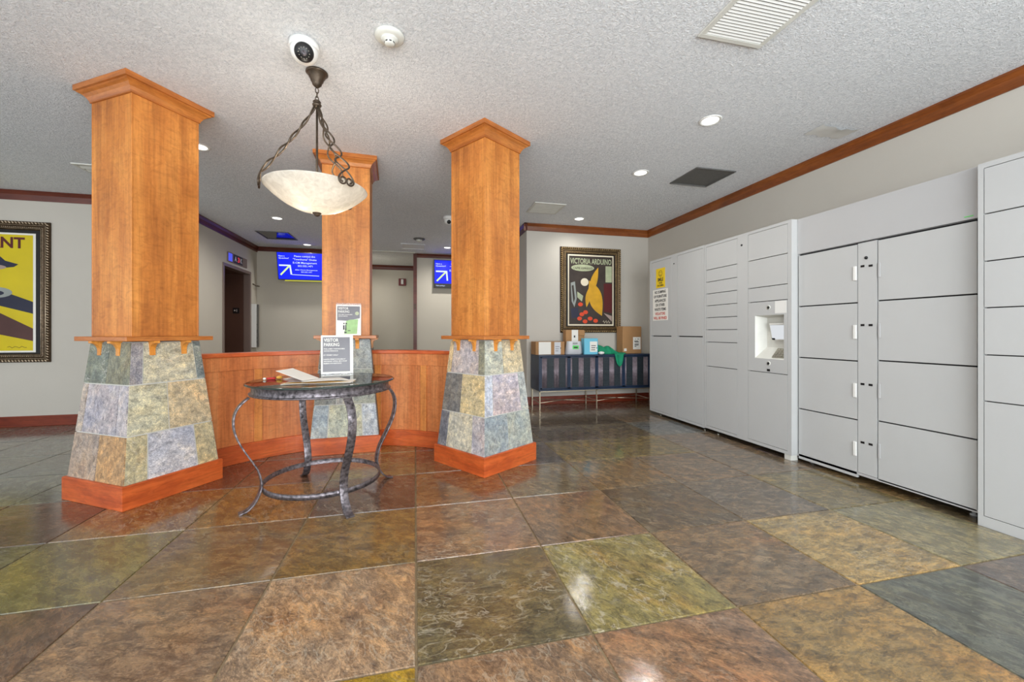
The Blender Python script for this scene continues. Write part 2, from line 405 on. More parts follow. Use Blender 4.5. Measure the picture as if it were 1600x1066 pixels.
    def build(s, name, parent=None, bevel=0.0, fix=True):
        if fix: bmesh.ops.recalc_face_normals(s.bm, faces=s.bm.faces[:])
        me = bpy.data.meshes.new(name); s.bm.to_mesh(me); s.bm.free()
        for k in s.mats: me.materials.append(M[k])
        o = bpy.data.objects.new(name, me); C.objects.link(o)
        if parent is not None: o.parent = parent
        if bevel:
            bv = o.modifiers.new('bevel', 'BEVEL'); bv.width = bevel; bv.segments = 2; bv.limit_method = 'ANGLE'; bv.angle_limit = 0.7
        return o

def tag(o, label, cat, group=None):
    o['label'] = label; o['category'] = cat
    if group: o['group'] = group
    return o
def thing(name, label, cat, loc=(0, 0, 0), rz=0.0, group=None):
    o = bpy.data.objects.new(name, None); C.objects.link(o); o.location = loc; o.rotation_euler = (0, 0, rz)
    o.empty_display_size = 0.1
    return tag(o, label, cat, group)
def struct(o):
    o['kind'] = 'structure'; return o
def part_label(o, s):
    o['label'] = s; return o

# ------------------------------------------------------------------ structure: floor
T = 0.61; X0 = 0.004; Y0 = 1.3455
COL = {  # (column, row): tile colour
    (-5, -1): (96, 84, 60), (-4, -1): (90, 70, 55), (-3, -1): (112, 84, 66), (-2, -1): (128, 104, 80), (-1, -1): (150, 124, 30), (0, -1): (136, 108, 82), (1, -1): (134, 106, 84), (2, -1): (138, 112, 68),
    (3, -1): (88, 92, 84), (4, -1): (98, 88, 84),
    (-4, 0): (104, 84, 62), (-3, 0): (102, 80, 62), (-2, 0): (134, 110, 86), (-1, 0): (160, 132, 104), (0, 0): (100, 88, 58), (1, 0): (134, 124, 76), (2, 0): (116, 96, 72), (3, 0): (158, 136, 90), (4, 0): (134, 128, 98), (5, 0): (90, 80, 60),
    (-5, 1): (80, 74, 62), (-4, 1): (96, 92, 66), (-3, 1): (112, 106, 66), (-2, 1): (112, 92, 60), (-1, 1): (124, 98, 52), (0, 1): (136, 108, 82), (1, 1): (124, 98, 74), (2, 1): (92, 76, 54), (3, 1): (104, 92, 78), (4, 1): (116, 104, 66),
    (-6, 2): (84, 84, 74), (-5, 2): (88, 66, 50), (-4, 2): (84, 62, 46), (-3, 2): (122, 96, 58), (-2, 2): (126, 94, 46), (-1, 2): (82, 62, 48), (0, 2): (116, 88, 58), (1, 2): (104, 90, 64), (2, 2): (118, 96, 66), (3, 2): (116, 98, 78), (4, 2): (112, 96, 76),
    (-6, 3): (86, 92, 84), (-5, 3): (94, 98, 86), (-4, 3): (90, 92, 80), (-3, 3): (90, 60, 48), (-2, 3): (96, 70, 56), (-1, 3): (116, 106, 66), (0, 3): (98, 82, 62), (1, 3): (84, 76, 68), (2, 3): (122, 106, 66), (3, 3): (118, 104, 64), (4, 3): (118, 100, 82),
    (-1, 4): (130, 114, 62), (0, 4): (112, 86, 66), (1, 4): (92, 78, 60), (2, 4): (84, 74, 60), (3, 4): (96, 84, 60), (4, 4): (108, 112, 114),
    (2, 5): (82, 72, 60), (3, 5): (78, 68, 56), (4, 5): (112, 98, 84), (3, 6): (80, 70, 60), (4, 6): (86, 72, 62),
}
PAL = [(96, 80, 60), (104, 88, 62), (88, 74, 60), (84, 72, 62), (112, 94, 64), (92, 86, 70), (82, 66, 54), (98, 94, 80)]
LEFTPAL = [(86, 92, 84), (92, 98, 88), (84, 86, 80), (78, 78, 72), (96, 94, 78)]
mb = MB('grout_floor', 'floor'); mb.use('grout_floor')
mb.box(-6.3, 3.7, -2.3, 10.4, -0.12, -0.0045)
tl_ = mb.bm.loops.layers.float_color.new('tint'); sl_ = mb.bm.loops.layers.float_color.new('seed')
mb.use('floor')
rf = random.Random(3)
for i in range(-11, 7):
    for j in range(-6, 15):
        x0, y0 = X0 + T * i, Y0 + T * j
        x1, y1 = min(x0 + T, 3.66), min(y0 + T, 10.38)
        if x1 - x0 < 0.05 or y1 - y0 < 0.05: continue
        x0, y0 = max(x0, -6.28), max(y0, -2.28)
        if x1 - x0 < 0.05 or y1 - y0 < 0.05: continue
        rgb = COL.get((i, j)) or rf.choice(LEFTPAL if i < -4 else PAL)
        col = lin(rgb); sd = (rf.random(), rf.random(), {(0, 0): 0.65, (1, 0): 0.85, (-1, 0): 0.6, (0, 1): 0.7}.get((i, j), rf.uniform(0.1, 0.6)), 1)
        g = 0.0034; bz = 0.0022
        z0, z1 = -0.0055, rf.uniform(-0.0005, 0.0005)
        inner = [(x0 + g + bz, y0 + g + bz, z1), (x1 - g - bz, y0 + g + bz, z1), (x1 - g - bz, y1 - g - bz, z1), (x0 + g + bz, y1 - g - bz, z1)]
        outer = [(x0 + g, y0 + g, z0), (x1 - g, y0 + g, z0), (x1 - g, y1 - g, z0), (x0 + g, y1 - g, z0)]
        fs = [mb.face(inner)]
        for k in range(4): fs.append(mb.face([outer[k], outer[(k + 1) % 4], inner[(k + 1) % 4], inner[k]]))
        for f in fs:
            for l in f.loops: l[tl_] = col; l[sl_] = sd
floor = struct(mb.build('floor', fix=False))

# ceiling
mb = MB('ceiling'); mb.box(-6.3, 3.7, -2.3, 10.4, CEIL, CEIL + 0.1); struct(mb.build('ceiling'))

# walls
WR = 3.60; WB = 5.80
def wallbox(name, boxes, mat='wall'):
    mb = MB(mat)
    for bx in boxes: mb.box(*bx)
    return struct(mb.build(name))
wallbox('wall_right', [(WR, WR + 0.1, -2.2, WB + 0.1, 0, CEIL)])
wallbox('wall_back', [(1.6, WR, WB, WB + 0.1, 0, CEIL)])
wallbox('wall_hall_right', [(1.6, 1.7, WB + 0.1, 8.65, 0, CEIL)], 'hall_wall')
wallbox('wall_hall_back_right', [(0.031, 1.6, 8.55, 8.65, 0, CEIL)], 'hall_wall')
wallbox('wall_hall_back_left', [(-2.99, -1.2, 8.55, 8.65, 0, CEIL)], 'hall_wall')
wallbox('wall_alcove', [(-1.3, 0.131, 10.2, 10.3, 0, CEIL), (-1.3, -1.2, 8.65, 10.2, 0, CEIL), (0.031, 0.131, 8.65, 10.2, 0, CEIL)], 'hall_wall')
EY0, EY1, EZ = 7.19, 8.20, 2.11
wallbox('wall_hall_left', [(-2.99, -2.89, WB + 0.1, EY0 - 0.03, 0, CEIL), (-2.99, -2.89, EY1 + 0.03, 8.55, 0, CEIL), (-2.99, -2.89, EY0 - 0.03, EY1 + 0.03, EZ + 0.03, CEIL)], 'hall_wall')
wallbox('wall_front_left', [(-6.2, -2.89, WB, WB + 0.1, 0, CEIL)])
wallbox('wall_left', [(-6.3, -6.2, -2.2, -0.3, 0, CEIL), (-6.3, -6.2, 3.5, WB + 0.1, 0, CEIL), (-6.3, -6.2, -0.3, 3.5, 2.5, CEIL), (-6.3, -6.2, -0.3, 3.5, 0, 0.25)])  # unseen wall; its window opening is assumed, added to let light in
wallbox('wall_rear', [(-6.3, 3.7, -2.3, -2.2, 2.56, CEIL), (-6.3, 3.7, -2.3, -2.2, 0, 0.25), (-6.3, -6.05, -2.3, -2.2, 0.25, 2.56),
                      (-3.15, -3.0, -2.3, -2.2, 0.25, 2.56), (-0.1, 0.05, -2.3, -2.2, 0.25, 2.56), (2.95, 3.7, -2.3, -2.2, 0.25, 2.56)])  # unseen wall; these unglazed openings are assumed, added for the fill lights

# crown mouldings: sprung profile extruded along each wall top
def crown(name, a, b_, n, mat='crown', d=0.045, h=0.105):
    """a, b_: ends on the wall line; n: unit vector into the room"""
    a = Vector(a); b_ = Vector(b_); n = Vector(n)
    prof = [(0.0, 0.0), (0.0, -h), (0.010, -h), (0.014, -h + 0.014), (d * 0.55, -h * 0.42), (d * 0.9, -0.020), (d, -0.014), (d, 0.0)]
    mb = MB(mat)
    rows = []
    for e in (a, b_): rows.append([(e.x + n.x * p, e.y + n.y * p, CEIL + q) for p, q in prof])
    mb.grid(rows, closed_v=True, caps=True)
    return struct(mb.build(name))
crown('trim_1', (WR, -2.2), (WR, WB), (-1, 0))
crown('trim_2', (1.6 - 0.045, WB), (WR, WB), (0, -1))
crown('trim_3', (1.6, WB - 0.045), (1.6, 8.55), (-1, 0), 'darktrim')
crown('trim_4', (0.031, 8.55), (1.6, 8.55), (0, -1), 'darktrim', h=0.08)
crown('trim_5', (-2.89, 8.55), (-1.2, 8.55), (0, -1), 'darktrim', h=0.08)
crown('trim_6', (-2.89, WB - 0.045), (-2.89, 8.55), (1, 0), 'darktrim')
crown('trim_7', (-6.2, WB), (-2.89 + 0.045, WB), (0, -1), 'darktrim')
crown('trim_8', (-1.2, 10.2), (0.031, 10.2), (0, -1), 'darktrim')
mb = MB('darktrim'); mb.box(-0.035, 0.035, 8.515, 8.66, 0, CEIL - 0.002); struct(mb.build('trim_9'))

def baseboard(name, x0, x1, y0, y1):
    mb = MB('basedark'); mb.box(x0, x1, y0, y1, 0, 0.12); return struct(mb.build(name, bevel=0.004))
baseboard('baseboard_back', 1.6, WR, WB - 0.016, WB)
baseboard('baseboard_front_left', -6.2, -2.874, WB - 0.016, WB)
baseboard('baseboard_hall_left', -2.89, -2.874, WB, EY0 - 0.05)
baseboard('baseboard_hall_right', 1.584, 1.6, WB - 0.016, 8.55)
baseboard('baseboard_right', WR - 0.016, WR, -2.2, WB - 0.016)
baseboard('baseboard_hall_back', 0.036, 1.584, 8.534, 8.55)

# elevator doorway
mb = MB('steel_frame')
for y0, y1 in ((EY0 - 0.045, EY0), (EY1, EY1 + 0.045)):
    mb.box(-2.985, -2.875, y0, y1, 0, EZ)
mb.box(-2.985, -2.875, EY0 - 0.045, EY1 + 0.045, EZ, EZ + 0.05)
door = struct(mb.build('door_1', bevel=0.004))
mb = MB('elevdoor')
for y0, y1 in ((EY0 - 0.045, EY0), (EY1, EY1 + 0.045)): mb.box(-3.44, -2.986, y0, y1, 0, EZ)
mb.box(-3.44, -2.992, EY0 - 0.045, EY1 + 0.045, EZ, EZ + 0.05); mb.build('jamb', door)
mb = MB('bronze_door'); mb.box(-3.40, -3.365, EY0 - 0.02, EY0 + 0.5, 0, EZ + 0.02); mb.build('door_panel', door)
mb = MB('bronze_door'); mb.box(-3.385, -3.35, EY0 + 0.503, EY1 + 0.02, 0, EZ + 0.02); mb.build('door_panel', door)
mb = MB('elevdoor'); mb.box(-3.50, -3.41, EY0 - 0.1, EY1 + 0.1, -0.002, EZ + 0.1); mb.build('door_backing', door)
# floor number plate on the far jamb
mb = MB('black', 'white')
mb.box(-3.15, -3.05, EY1 - 0.008, EY1 - 0.001, 1.41, 1.51)
fn = lambda u, v_, d: (-3.15 + u, EY1 - 0.008 - d, 1.41 + v_)
mb.use('white'); mb.text('1', fn, 0.058, 0.03, 0.062, 0.01)
star = [(0.03 + (0.018 if k % 2 == 0 else 0.008) * math.sin(k * PI / 5), 0.052 + (0.018 if k % 2 == 0 else 0.008) * math.cos(k * PI / 5)) for k in range(10)]
mb.prism(star, fn, 0.0003, 0.0012)
o = mb.build('floor_plate', door)

# ------------------------------------------------------------------ columns
def square(h, z): return [(-h, -h, z), (h, -h, z), (h, h, z), (-h, h, z)]
ZR = [0.135, 0.430, 0.742, 1.012]
def half(z): return 0.286 + (0.205 - 0.286) * (z - 0.135) / (1.012 - 0.135)
def column(label, cx, cy, ang, faces):
    t = thing('wooden_column', label, 'column', (cx, cy, 0), math.radians(ang), 'tapered stone and wood columns around the curved half wall')
    mb = MB('basewood')
    mb.grid([square(0.303, 0.0), square(0.303, 0.140), square(0.298, 0.146), square(0.27, 0.146)], closed_v=True, caps=True)
    mb.build('base_board', t, bevel=0.002)
    mb = MB('grout', 'clad'); mb.use('grout')
    mb.grid([square(half(0.14) - 0.006, 0.14), square(half(1.012) - 0.006, 1.012)], closed_v=True, caps=True)
    tl_ = mb.bm.loops.layers.float_color.new('tint'); sl_ = mb.bm.loops.layers.float_color.new('seed')
    mb.use('clad'); r = random.Random(int(cx * 100))
    # face 0 looks along local -y (left to right = -x to +x), face 3 along local -x, 1 along +x, 2 along +y
    for fidx in range(4):
        rot = Matrix.Rotation(fidx * PI / 2, 4, 'Z')
        rows = faces.get(fidx) or [[(0, 0.5, (150, 146, 140)), (0.5, 1, (168, 158, 136))]] * 3
        for ri, row in enumerate(rows):            # rows listed from the top
            z0, z1 = ZR[2 - ri] + 0.004, ZR[3 - ri] - 0.004
            for a, b2, rgb in row:
                def P(f, z, out):
                    h = half(z) - 0.006 + out
                    hh = half(z)
                    return rot @ Vector((-hh + 2 * hh * f, -h, z))
                g = 0.0095
                fa = a + (g if a > 0 else 0.010); fb = b2 - (g if b2 < 1 else 0.010)
                fr_ = [P(fa, z0, 0.007), P(fb, z0, 0.007), P(fb, z1, 0.007), P(fa, z1, 0.007)]
                bk = [P(fa, z0, 0), P(fb, z0, 0), P(fb, z1, 0), P(fa, z1, 0)]
                fs = [mb.face(fr_)] + [mb.face([bk[k], bk[(k + 1) % 4], fr_[(k + 1) % 4], fr_[k]]) for k in range(4)]
                gm = sum(rgb) / 3; rgb = tuple(min(235, gm + (q_ - gm) * 0.72 + 8) for q_ in rgb)
                sd = (r.random(), r.random(), r.random(), 1); c_ = lin(rgb)
                for f in fs:
                    for l in f.loops: l[tl_] = c_; l[sl_] = sd
    mb.build('slate_cladding', t, fix=False)
    mb = MB('trimwood'); mb.box(-0.262, 0.262, -0.262, 0.262, 1.017, 1.046); mb.build('shelf_ledge', t, bevel=0.003)
    # corbels: top arm with a concave quarter curve into a short leg
    for fidx in range(4):
        rot = Matrix.Rotation(fidx * PI / 2, 4, 'Z')
        for u in (-0.095, 0.095):
            prof = [(0.0, 0.0), (0.062, 0.0), (0.062, -0.012)]
            for k in range(7):
                a = k / 6 * PI / 2
                prof.append((0.058 - 0.040 * math.sin(a), -0.058 + 0.044 * math.cos(a)))
            prof += [(0.018, -0.092), (-0.008, -0.092)]
            mb = MB('corbel')
            base = 0.200
            mb.prism(prof, lambda p, q, d: rot @ Vector((u + d, -(base + p), 1.0165 + q)), -0.016, 0.016)
            mb.build('corbel', t)
    mb = MB('shaft'); mb.box(-0.2, 0.2, -0.2, 0.2, 1.046, CEIL - 0.001)
    for k in range(4):
        rot = Matrix.Rotation(k * PI / 2, 4, 'Z')
        mb.box(-0.2022, -0.1935, -0.2022, -0.1935, 1.046, CEIL - 0.01, rot)
    mb.build('shaft', t, bevel=0.002)
    prof = [(0.199, 2.578), (0.209, 2.580), (0.209, 2.588), (0.214, 2.598), (0.222, 2.613), (0.236, 2.628), (0.250, 2.636), (0.255, 2.640), (0.255, 2.644), (0.267, 2.646), (0.267, CEIL - 0.0005)]
    mb = MB('trimwood'); mb.grid([square(h, z) for h, z in prof], closed_v=True, caps=True); mb.build('crown_molding', t)
    return t
column('large left column with square wood shaft and a greenish slate tapered base, beside the yellow poster', -1.795, 3.317, 58 , {
    3: [[(0, .5, (112, 122, 112)), (.5, 1, (118, 120, 102))],
        [(0, .13, (172, 158, 152)), (.13, .8, (158, 154, 172)), (.8, 1, (168, 162, 174))],
        [(0, .5, (158, 136, 122)), (.5, 1, (182, 136, 86))]],
    0: [[(0, .16, (136, 132, 142)), (.16, .88, (182, 178, 154)), (.88, 1, (112, 126, 126))],
        [(0, .46, (184, 180, 150)), (.46, 1, (192, 170, 130))],
        [(0, .22, (176, 166, 126)), (.22, .75, (180, 180, 194)), (.75, 1, (186, 170, 126))]]})
column('middle column standing behind the glass table, with the green sheet on its ledge', -0.617, 4.146, 2.7, {
    0: [[(0, .3, (104, 108, 110)), (.3, .62, (150, 150, 146)), (.62, 1, (150, 160, 164))],
        [(0, .35, (128, 132, 130)), (.35, .62, (150, 150, 150)), (.62, 1, (140, 150, 146))],
        [(0, .24, (150, 166, 178)), (.24, .76, (180, 184, 160)), (.76, 1, (170, 182, 200))]],
    1: [[(0, 1, (110, 108, 104))]] * 3})
column('right column nearest the lockers, with mottled blue and gold slate tiles', 0.575, 3.382, 34.3, {
    3: [[(0, .12, (198, 170, 122)), (.12, .84, (174, 164, 170)), (.84, 1, (128, 128, 108))],
        [(0, .44, (112, 112, 112)), (.44, 1, (200, 176, 122))],
        [(0, .2, (104, 108, 122)), (.2, .74, (190, 182, 158)), (.74, 1, (160, 156, 170))]],
    0: [[(0, .46, (162, 172, 170)), (.46, 1, (196, 178, 140))],
        [(0, .18, (176, 184, 206)), (.18, .82, (176, 166, 184)), (.82, 1, (160, 172, 180))],
        [(0, .48, (134, 148, 158)), (.48, 1, (150, 162, 162))]]})

# ------------------------------------------------------------------ curved half walls between the columns
DCX, DCY = -0.575, 2.81
def arc_solid(mb, a0, a1, r0, r1, z0, z1, seg=28):
    rows = []
    for k in range(seg + 1):
        a = math.radians(a0 + (a1 - a0) * k / seg); c_, s_ = math.cos(a), math.sin(a)
        rows.append([(r0 * c_, r0 * s_, z0), (r1 * c_, r1 * s_, z0), (r1 * c_, r1 * s_, z1), (r0 * c_, r0 * s_, z1)])
    mb.grid(rows, closed_v=True, caps=True)
def half_wall(label, a0, a1, stiles):
    t = thing('curved_half_wall', label, 'half wall', (DCX, DCY, 0), 0, 'curved wood half walls between the columns')
    mb = MB('basewood'); arc_solid(mb, a0, a1, 1.262, 1.30, 0.0, 0.150); mb.build('base_board', t, bevel=0.003)
    edges = [a0] + stiles + [a1]
    for k in range(len(edges) - 1):
        mb = MB('paneling'); arc_solid(mb, edges[k], edges[k + 1], 1.285, 1.36, 0.0, 0.86); mb.build('panel', t)
    for a in stiles:
        mb = MB('stile'); arc_solid(mb, a - 1.4, a + 1.4, 1.270, 1.30, 0.150, 0.762, 4); mb.build('stile', t, bevel=0.002)
    mb = MB('paneling'); arc_solid(mb, a0, a1, 1.270, 1.30, 0.762, 0.872); mb.build('top_rail', t, bevel=0.002)
    mb = MB('basewood'); arc_solid(mb, a0, a1, 1.250, 1.405, 0.872, 0.905); mb.build('cap', t, bevel=0.005)
half_wall('curved reddish wood half wall between the left column and the middle column', 98.5, 150.5, [124.4])
half_wall('curved reddish wood half wall between the middle column and the right column', 33.5, 85.2, [59.3, 79.5])

# ------------------------------------------------------------------ iron table with glass top
t = thing('round_table', 'round glass topped table with curved wrought iron legs', 'table', (-0.59, 2.93, 0), math.radians(28.5))
prof = [(.478, .003), (.440, .011), (.410, .034), (.385, .068), (.367, .115), (.362, .165), (.378, .235), (.405, .290), (.437, .347), (.472, .415), (.495, .480), (.503, .535), (.500, .580), (.485, .622), (.457, .658), (.425, .684)]
def smooth_path(P, n=4):
    out_ = []
    for i in range(len(P) - 1):
        p0, p1, p2, p3 = P[max(i - 1, 0)], P[i], P[i + 1], P[min(i + 2, len(P) - 1)]
        for k in range(n):
            s = k / n
            out_.append(tuple(0.5 * ((2 * p1[j]) + (-p0[j] + p2[j]) * s + (2 * p0[j] - 5 * p1[j] + 4 * p2[j] - p3[j]) * s * s + (-p0[j] + 3 * p1[j] - 3 * p2[j] + p3[j]) * s ** 3) for j in range(len(p1))))
    out_.append(tuple(P[-1])); return out_
sp = smooth_path(prof, 4)
for k in range(4):
    rot = Matrix.Rotation(k * PI / 2, 4, 'Z')
    mb = MB('iron'); mb.smooth = False; rows = []
    for i, (r, z) in enumerate(sp):
        q = sp[min(i + 1, len(sp) - 1)]; p = sp[max(i - 1, 0)]
        d = Vector((q[0] - p[0], q[1] - p[1])).normalized(); nx, nz = d.y, -d.x
        w = 0.024; th = 0.0045
        rows.append([rot @ Vector((r + s1 * th * nx, s2 * w, z + s1 * th * nz)) for s1, s2 in ((-1, -1), (1, -1), (1, 1), (-1, 1))])
    mb.smooth = True
    mb.grid(rows, closed_v=True, caps=True)
    o = mb.build('leg', t, bevel=0.0015)
mb = MB('iron'); mb.lathe([(0.350, 0.098), (0.357, 0.098), (0.357, 0.130), (0.350, 0.130), (0.350, 0.098)], seg=72); mb.build('stretcher_ring', t)
mb = MB('iron'); mb.lathe([(0.400, 0.690), (0.424, 0.690), (0.426, 0.697), (0.414, 0.700), (0.412, 0.704), (0.412, 0.749), (0.406, 0.749), (0.406, 0.700), (0.400, 0.697), (0.400, 0.690)], seg=96)
mb.build('apron', t)
mb = MB('glass', 'glassedge'); mb.use('glass')
ring = lambda r, z: [(r * math.cos(2 * PI * k / 96), r * math.sin(2 * PI * k / 96), z) for k in range(96)]
mb.face(ring(0.438, 0.761)); mb.face(ring(0.444, 0.7505))
mb.use('glassedge'); mb.smooth = True; mb.grid([ring(0.438, 0.761), ring(0.450, 0.757), ring(0.450, 0.7525), ring(0.444, 0.7505)], closed_v=True)
mb.build('glass_top', t)
TT = 0.7615
# visitor parking sign in an acrylic holder
def sign_face(mb, W, H, fn, big):
    pass
t = thing('parking_sign', 'grey visitor parking notice in acrylic stand, on the glass table', 'sign', (-0.565, 3.265, TT), math.radians(12))
tiltm = Matrix.Rotation(math.radians(-8), 4, 'X')
W, H = 0.222, 0.285
mb = MB('acrylic'); mb.box(-W / 2, W / 2, -0.002, 0.003, 0.004, H + 0.006, tiltm); mb.box(-W / 2, W / 2, -0.045, 0.06, 0, 0.004); mb.build('acrylic_stand', t)
fn = lambda u, v_, d: tiltm @ Vector((-W / 2 + u, -0.003 - d, v_ + 0.006))
mb = MB('paper', 'greyboard'); mb.use('paper'); mb.prism([(0, 0), (W, 0), (W, H), (0, H)], fn, 0.0, 0.0008)
mb.use('greyboard'); mb.prism([(0.012, 0.012), (W - 0.022, 0.012), (W - 0.022, H - 0.014), (0.012, H - 0.014)], fn, 0.0009, 0.0013)
mb.use('paper')
mb.text('VISITOR', fn, 0.020, H - 0.048, 0.036, 0.012, width=0.100, d=0.0018)
mb.text('PARKING', fn, 0.020, H - 0.082, 0.036, 0.012, width=0.106, d=0.0018)
for k, (s_, w_) in enumerate((('THE LOBBY TOWNHOMES', .145), ('VISITOR PARKING IS', .098), ('', 0), ('BY PERMIT ONLY', .100), ('', 0), ('PARKING PERMITS AVAILABLE AT', .150), ('THE FRONT OFFICE, SEE A STAFF', .160), ('MEMBER FOR ASSISTANCE', .122))):
    if s_: mb.text(s_, fn, 0.018, H - 0.106 - k * 0.0155, 0.012, 0.012, width=w_, d=0.0018)
mb.build('notice', t)
# second notice, standing on the middle column's ledge
t = thing('parking_poster', 'small green and grey visitor parking sheet, standing on the middle column ledge', 'poster', (-0.585, 3.925, 1.0462), math.radians(2.7))
W, H = 0.212, 0.275
tiltm = Matrix.Rotation(math.radians(-3), 4, 'X')
fn = lambda u, v_, d: tiltm @ Vector((-W / 2 + u, -d, v_ + 0.001))
mb = MB('acrylic'); mb.prism([(0, 0), (W, 0), (W, H + 0.016), (0, H + 0.016)], fn, -0.003, 0.0); mb.prism([(0, 0), (W, 0), (W, 0.003), (0, 0.003)], fn, -0.012, 0.02); mb.build('acrylic_stand', t)
mb = MB('paper', 'ink', 'leafgreen', 'greyboard', 'paleink')
mb.use('paper'); mb.prism([(0, 0), (W, 0), (W, H), (0, H)], fn, 0.0002, 0.0008)
mb.use('greyboard'); mb.prism([(0.01, 0.135), (W * .45, 0.13), (W - 0.01, 0.155), (W - 0.01, H - 0.012), (0.01, H - 0.012)], fn, 0.001, 0.0014)
mb.use('leafgreen'); mb.prism([(0.07, 0.012), (W - 0.035, 0.012), (W - 0.025, 0.145), (W * .55, 0.14), (0.085, 0.128)], fn, 0.001, 0.0015)
mb.use('paleink'); mb.prism([(W - 0.035 + 0.017 * math.cos(a * PI / 10), 0.198 + 0.017 * math.sin(a * PI / 10)) for a in range(20)], fn, 0.0015, 0.002)
mb.use('ink')
for x, y, w, h in ((.06, .05, .012, .04), (.078, .042, .01, .05), (.062, .1, .01, .012), (.08, .098, .012, .014), (.10, .038, .022, .006), (.07, .02, .02, .012)):
    mb.prism([(x, y), (x + w, y), (x + w, y + h), (x, y + h)], fn, 0.0015, 0.0019)
mb.use('paper')
mb.text('VISITOR', fn, 0.018, H - 0.042, 0.030, 0.012, width=0.086, d=0.002)
mb.text('PARKING', fn, 0.018, H - 0.071, 0.030, 0.012, width=0.094, d=0.002)
mb.text('THE LOBBY TOWNHOMES', fn, 0.018, H - 0.092, 0.012, 0.012, width=0.120, d=0.002)
mb.text('VISITOR PARKING', fn, 0.018, H - 0.107, 0.012, 0.012, width=0.080, d=0.002)
mb.build('printed_sheet', t)

# opened booklet of loose papers on the table
t = thing('open_booklet', 'splayed white booklet with yellow pages, lying on the glass table', 'booklet', (-0.605, 2.74, TT), math.radians(-14))
def sheet(name, mat, pts, label=None, th=0.0012):
    mb = MB(mat); n = len(pts)
    tops = [Vector(p) for p in pts]
    mb.face([p + Vector((0, 0, th)) for p in tops]); mb.face(list(reversed(tops)))
    for i in range(n):
        a, b2 = tops[i], tops[(i + 1) % n]
        mb.face([a, b2, b2 + Vector((0, 0, th)), a + Vector((0, 0, th))])
    o = mb.build(name, t)
    if label: part_label(o, label)
sheet('page', 'paper', [(-.06, -.10, .003), (.235, -.03, .004), (.22, .10, .010), (-.05, .06, .004)])
sheet('page', 'goldplastic', [(-.16, -.10, .008), (.06, -.09, .012), (.24, .03, .006), (.10, .10, .006)], 'yellow page')
sheet('page', 'paper', [(-.03, -.10, .016), (.20, .02, .018), (.10, .12, .020), (-.04, .03, .020)])
sheet('cover', 'paper', [(-.02, -.10, .022), (-.005, .06, .022), (-.175, .07, .082), (-.19, -.09, .080)])
sheet('page', 'paper', [(-.02, -.10, .005), (-.14, -.13, .003), (-.16, .0, .006), (-.03, .05, .006)])
sheet('page', 'pinkgrey', [(-.02, -.09, .012), (-.16, -.06, .022), (-.13, .03, .034), (-.02, .05, .014)], 'printed page')
t = thing('folded_sheet', 'flat white sheet lying on the glass table, left of the booklet', 'paper', (-0.83, 3.03, TT), math.radians(-18))
sheet('page', 'paper', [(-.02, -.03, .0), (.16, -.02, .0), (.16, .05, .0), (-.01, .04, .0)])
t = thing('key_tags', 'small red and amber plastic tags lying on the glass table', 'key tags', (-0.90, 2.99, TT), 0.3)
mb = MB('tape'); mb.tube([(-.05, 0, .007), (-.02, .008, .007), (.0, .0, .007)], 0.0065, 8); mb.build('red_tag', t)
mb = MB('goldplastic'); mb.ball((.022, .0, .012), 0.016, 2, (1.2, .9, .7)); mb.build('amber_tag', t)
mb = MB('paper'); mb.ball((-.062, -.004, .008), 0.010, 2, (1, .9, .75)); mb.build('white_tag', t)

# ------------------------------------------------------------------ pendant
PX, PY = -0.590, 2.730
t = thing('pendant_lamp', 'frosted glass bowl pendant hanging on braided bronze arms', 'pendant lamp', (PX, PY, 0))
mb = MB('bronze')
mb.lathe([(0.0, CEIL - 0.0005), (0.062, CEIL - 0.0005), (0.064, CEIL - 0.008), (0.058, CEIL - 0.014), (0.052, CEIL - 0.018), (0.046, CEIL - 0.034), (0.040, CEIL - 0.040), (0.036, CEIL - 0.056), (0.030, CEIL - 0.062), (0.026, CEIL - 0.078), (0.016, CEIL - 0.088), (0.008, CEIL - 0.096), (0.0, CEIL - 0.098)][::-1], seg=36)
mb.build('canopy', t)
for k in range(3):
    zc = 2.567 - k * 0.026; pts = []
    for i in range(16):
        a = 2 * PI * i / 16; p = Vector((0.009 * math.cos(a), 0, zc + 0.017 * math.sin(a)))
        pts.append(Matrix.Rotation(k * PI / 2 + 0.4, 4, 'Z') @ p)
    mb = MB('bronze'); mb.tube(pts, 0.0028, 6, closed=True); mb.build('chain_link', t)
mb = MB('bronze'); mb.lathe([(0.0, 2.458), (0.010, 2.460), (0.022, 2.468), (0.027, 2.478), (0.022, 2.487), (0.016, 2.490), (0.024, 2.496), (0.018, 2.504), (0.006, 2.508), (0.0, 2.509)], seg=28); mb.build('hub', t)
mb = MB('bronze'); mb.tube([(0, 0, 2.47), (0, 0, 2.1), (0, 0, 1.84)], 0.0065, 10); mb.build('center_rod', t)
mb = MB('bowl')
outer = [(r, 1.812 + 0.142 * (r / 0.291) ** 2.1) for r in [0.291 * k / 18 for k in range(19)]]
inner = [(r * 0.982, z + 0.006) for r, z in outer][::-1]
mb.lathe([(max(r, 0.0008), z) for r, z in outer + [(0.2945, 1.958), (0.291, 1.962)] + inner], seg=72); mb.build('glass_bowl', t)
mb = MB('bronze'); mb.lathe([(0.0, 1.788), (0.008, 1.790), (0.017, 1.796), (0.017, 1.801), (0.024, 1.806), (0.026, 1.811), (0.0, 1.8125)], seg=24); mb.build('finial', t)
for (bx, by) in ((-0.066, -0.045), (0.092, 0.085), (0.0, -0.0)):
    if bx == 0: continue
    mb = MB('bulb'); mb.ball((bx, by, 1.885), 0.018, 2, (1, 1, 1.3)); mb.build('bulb', t)
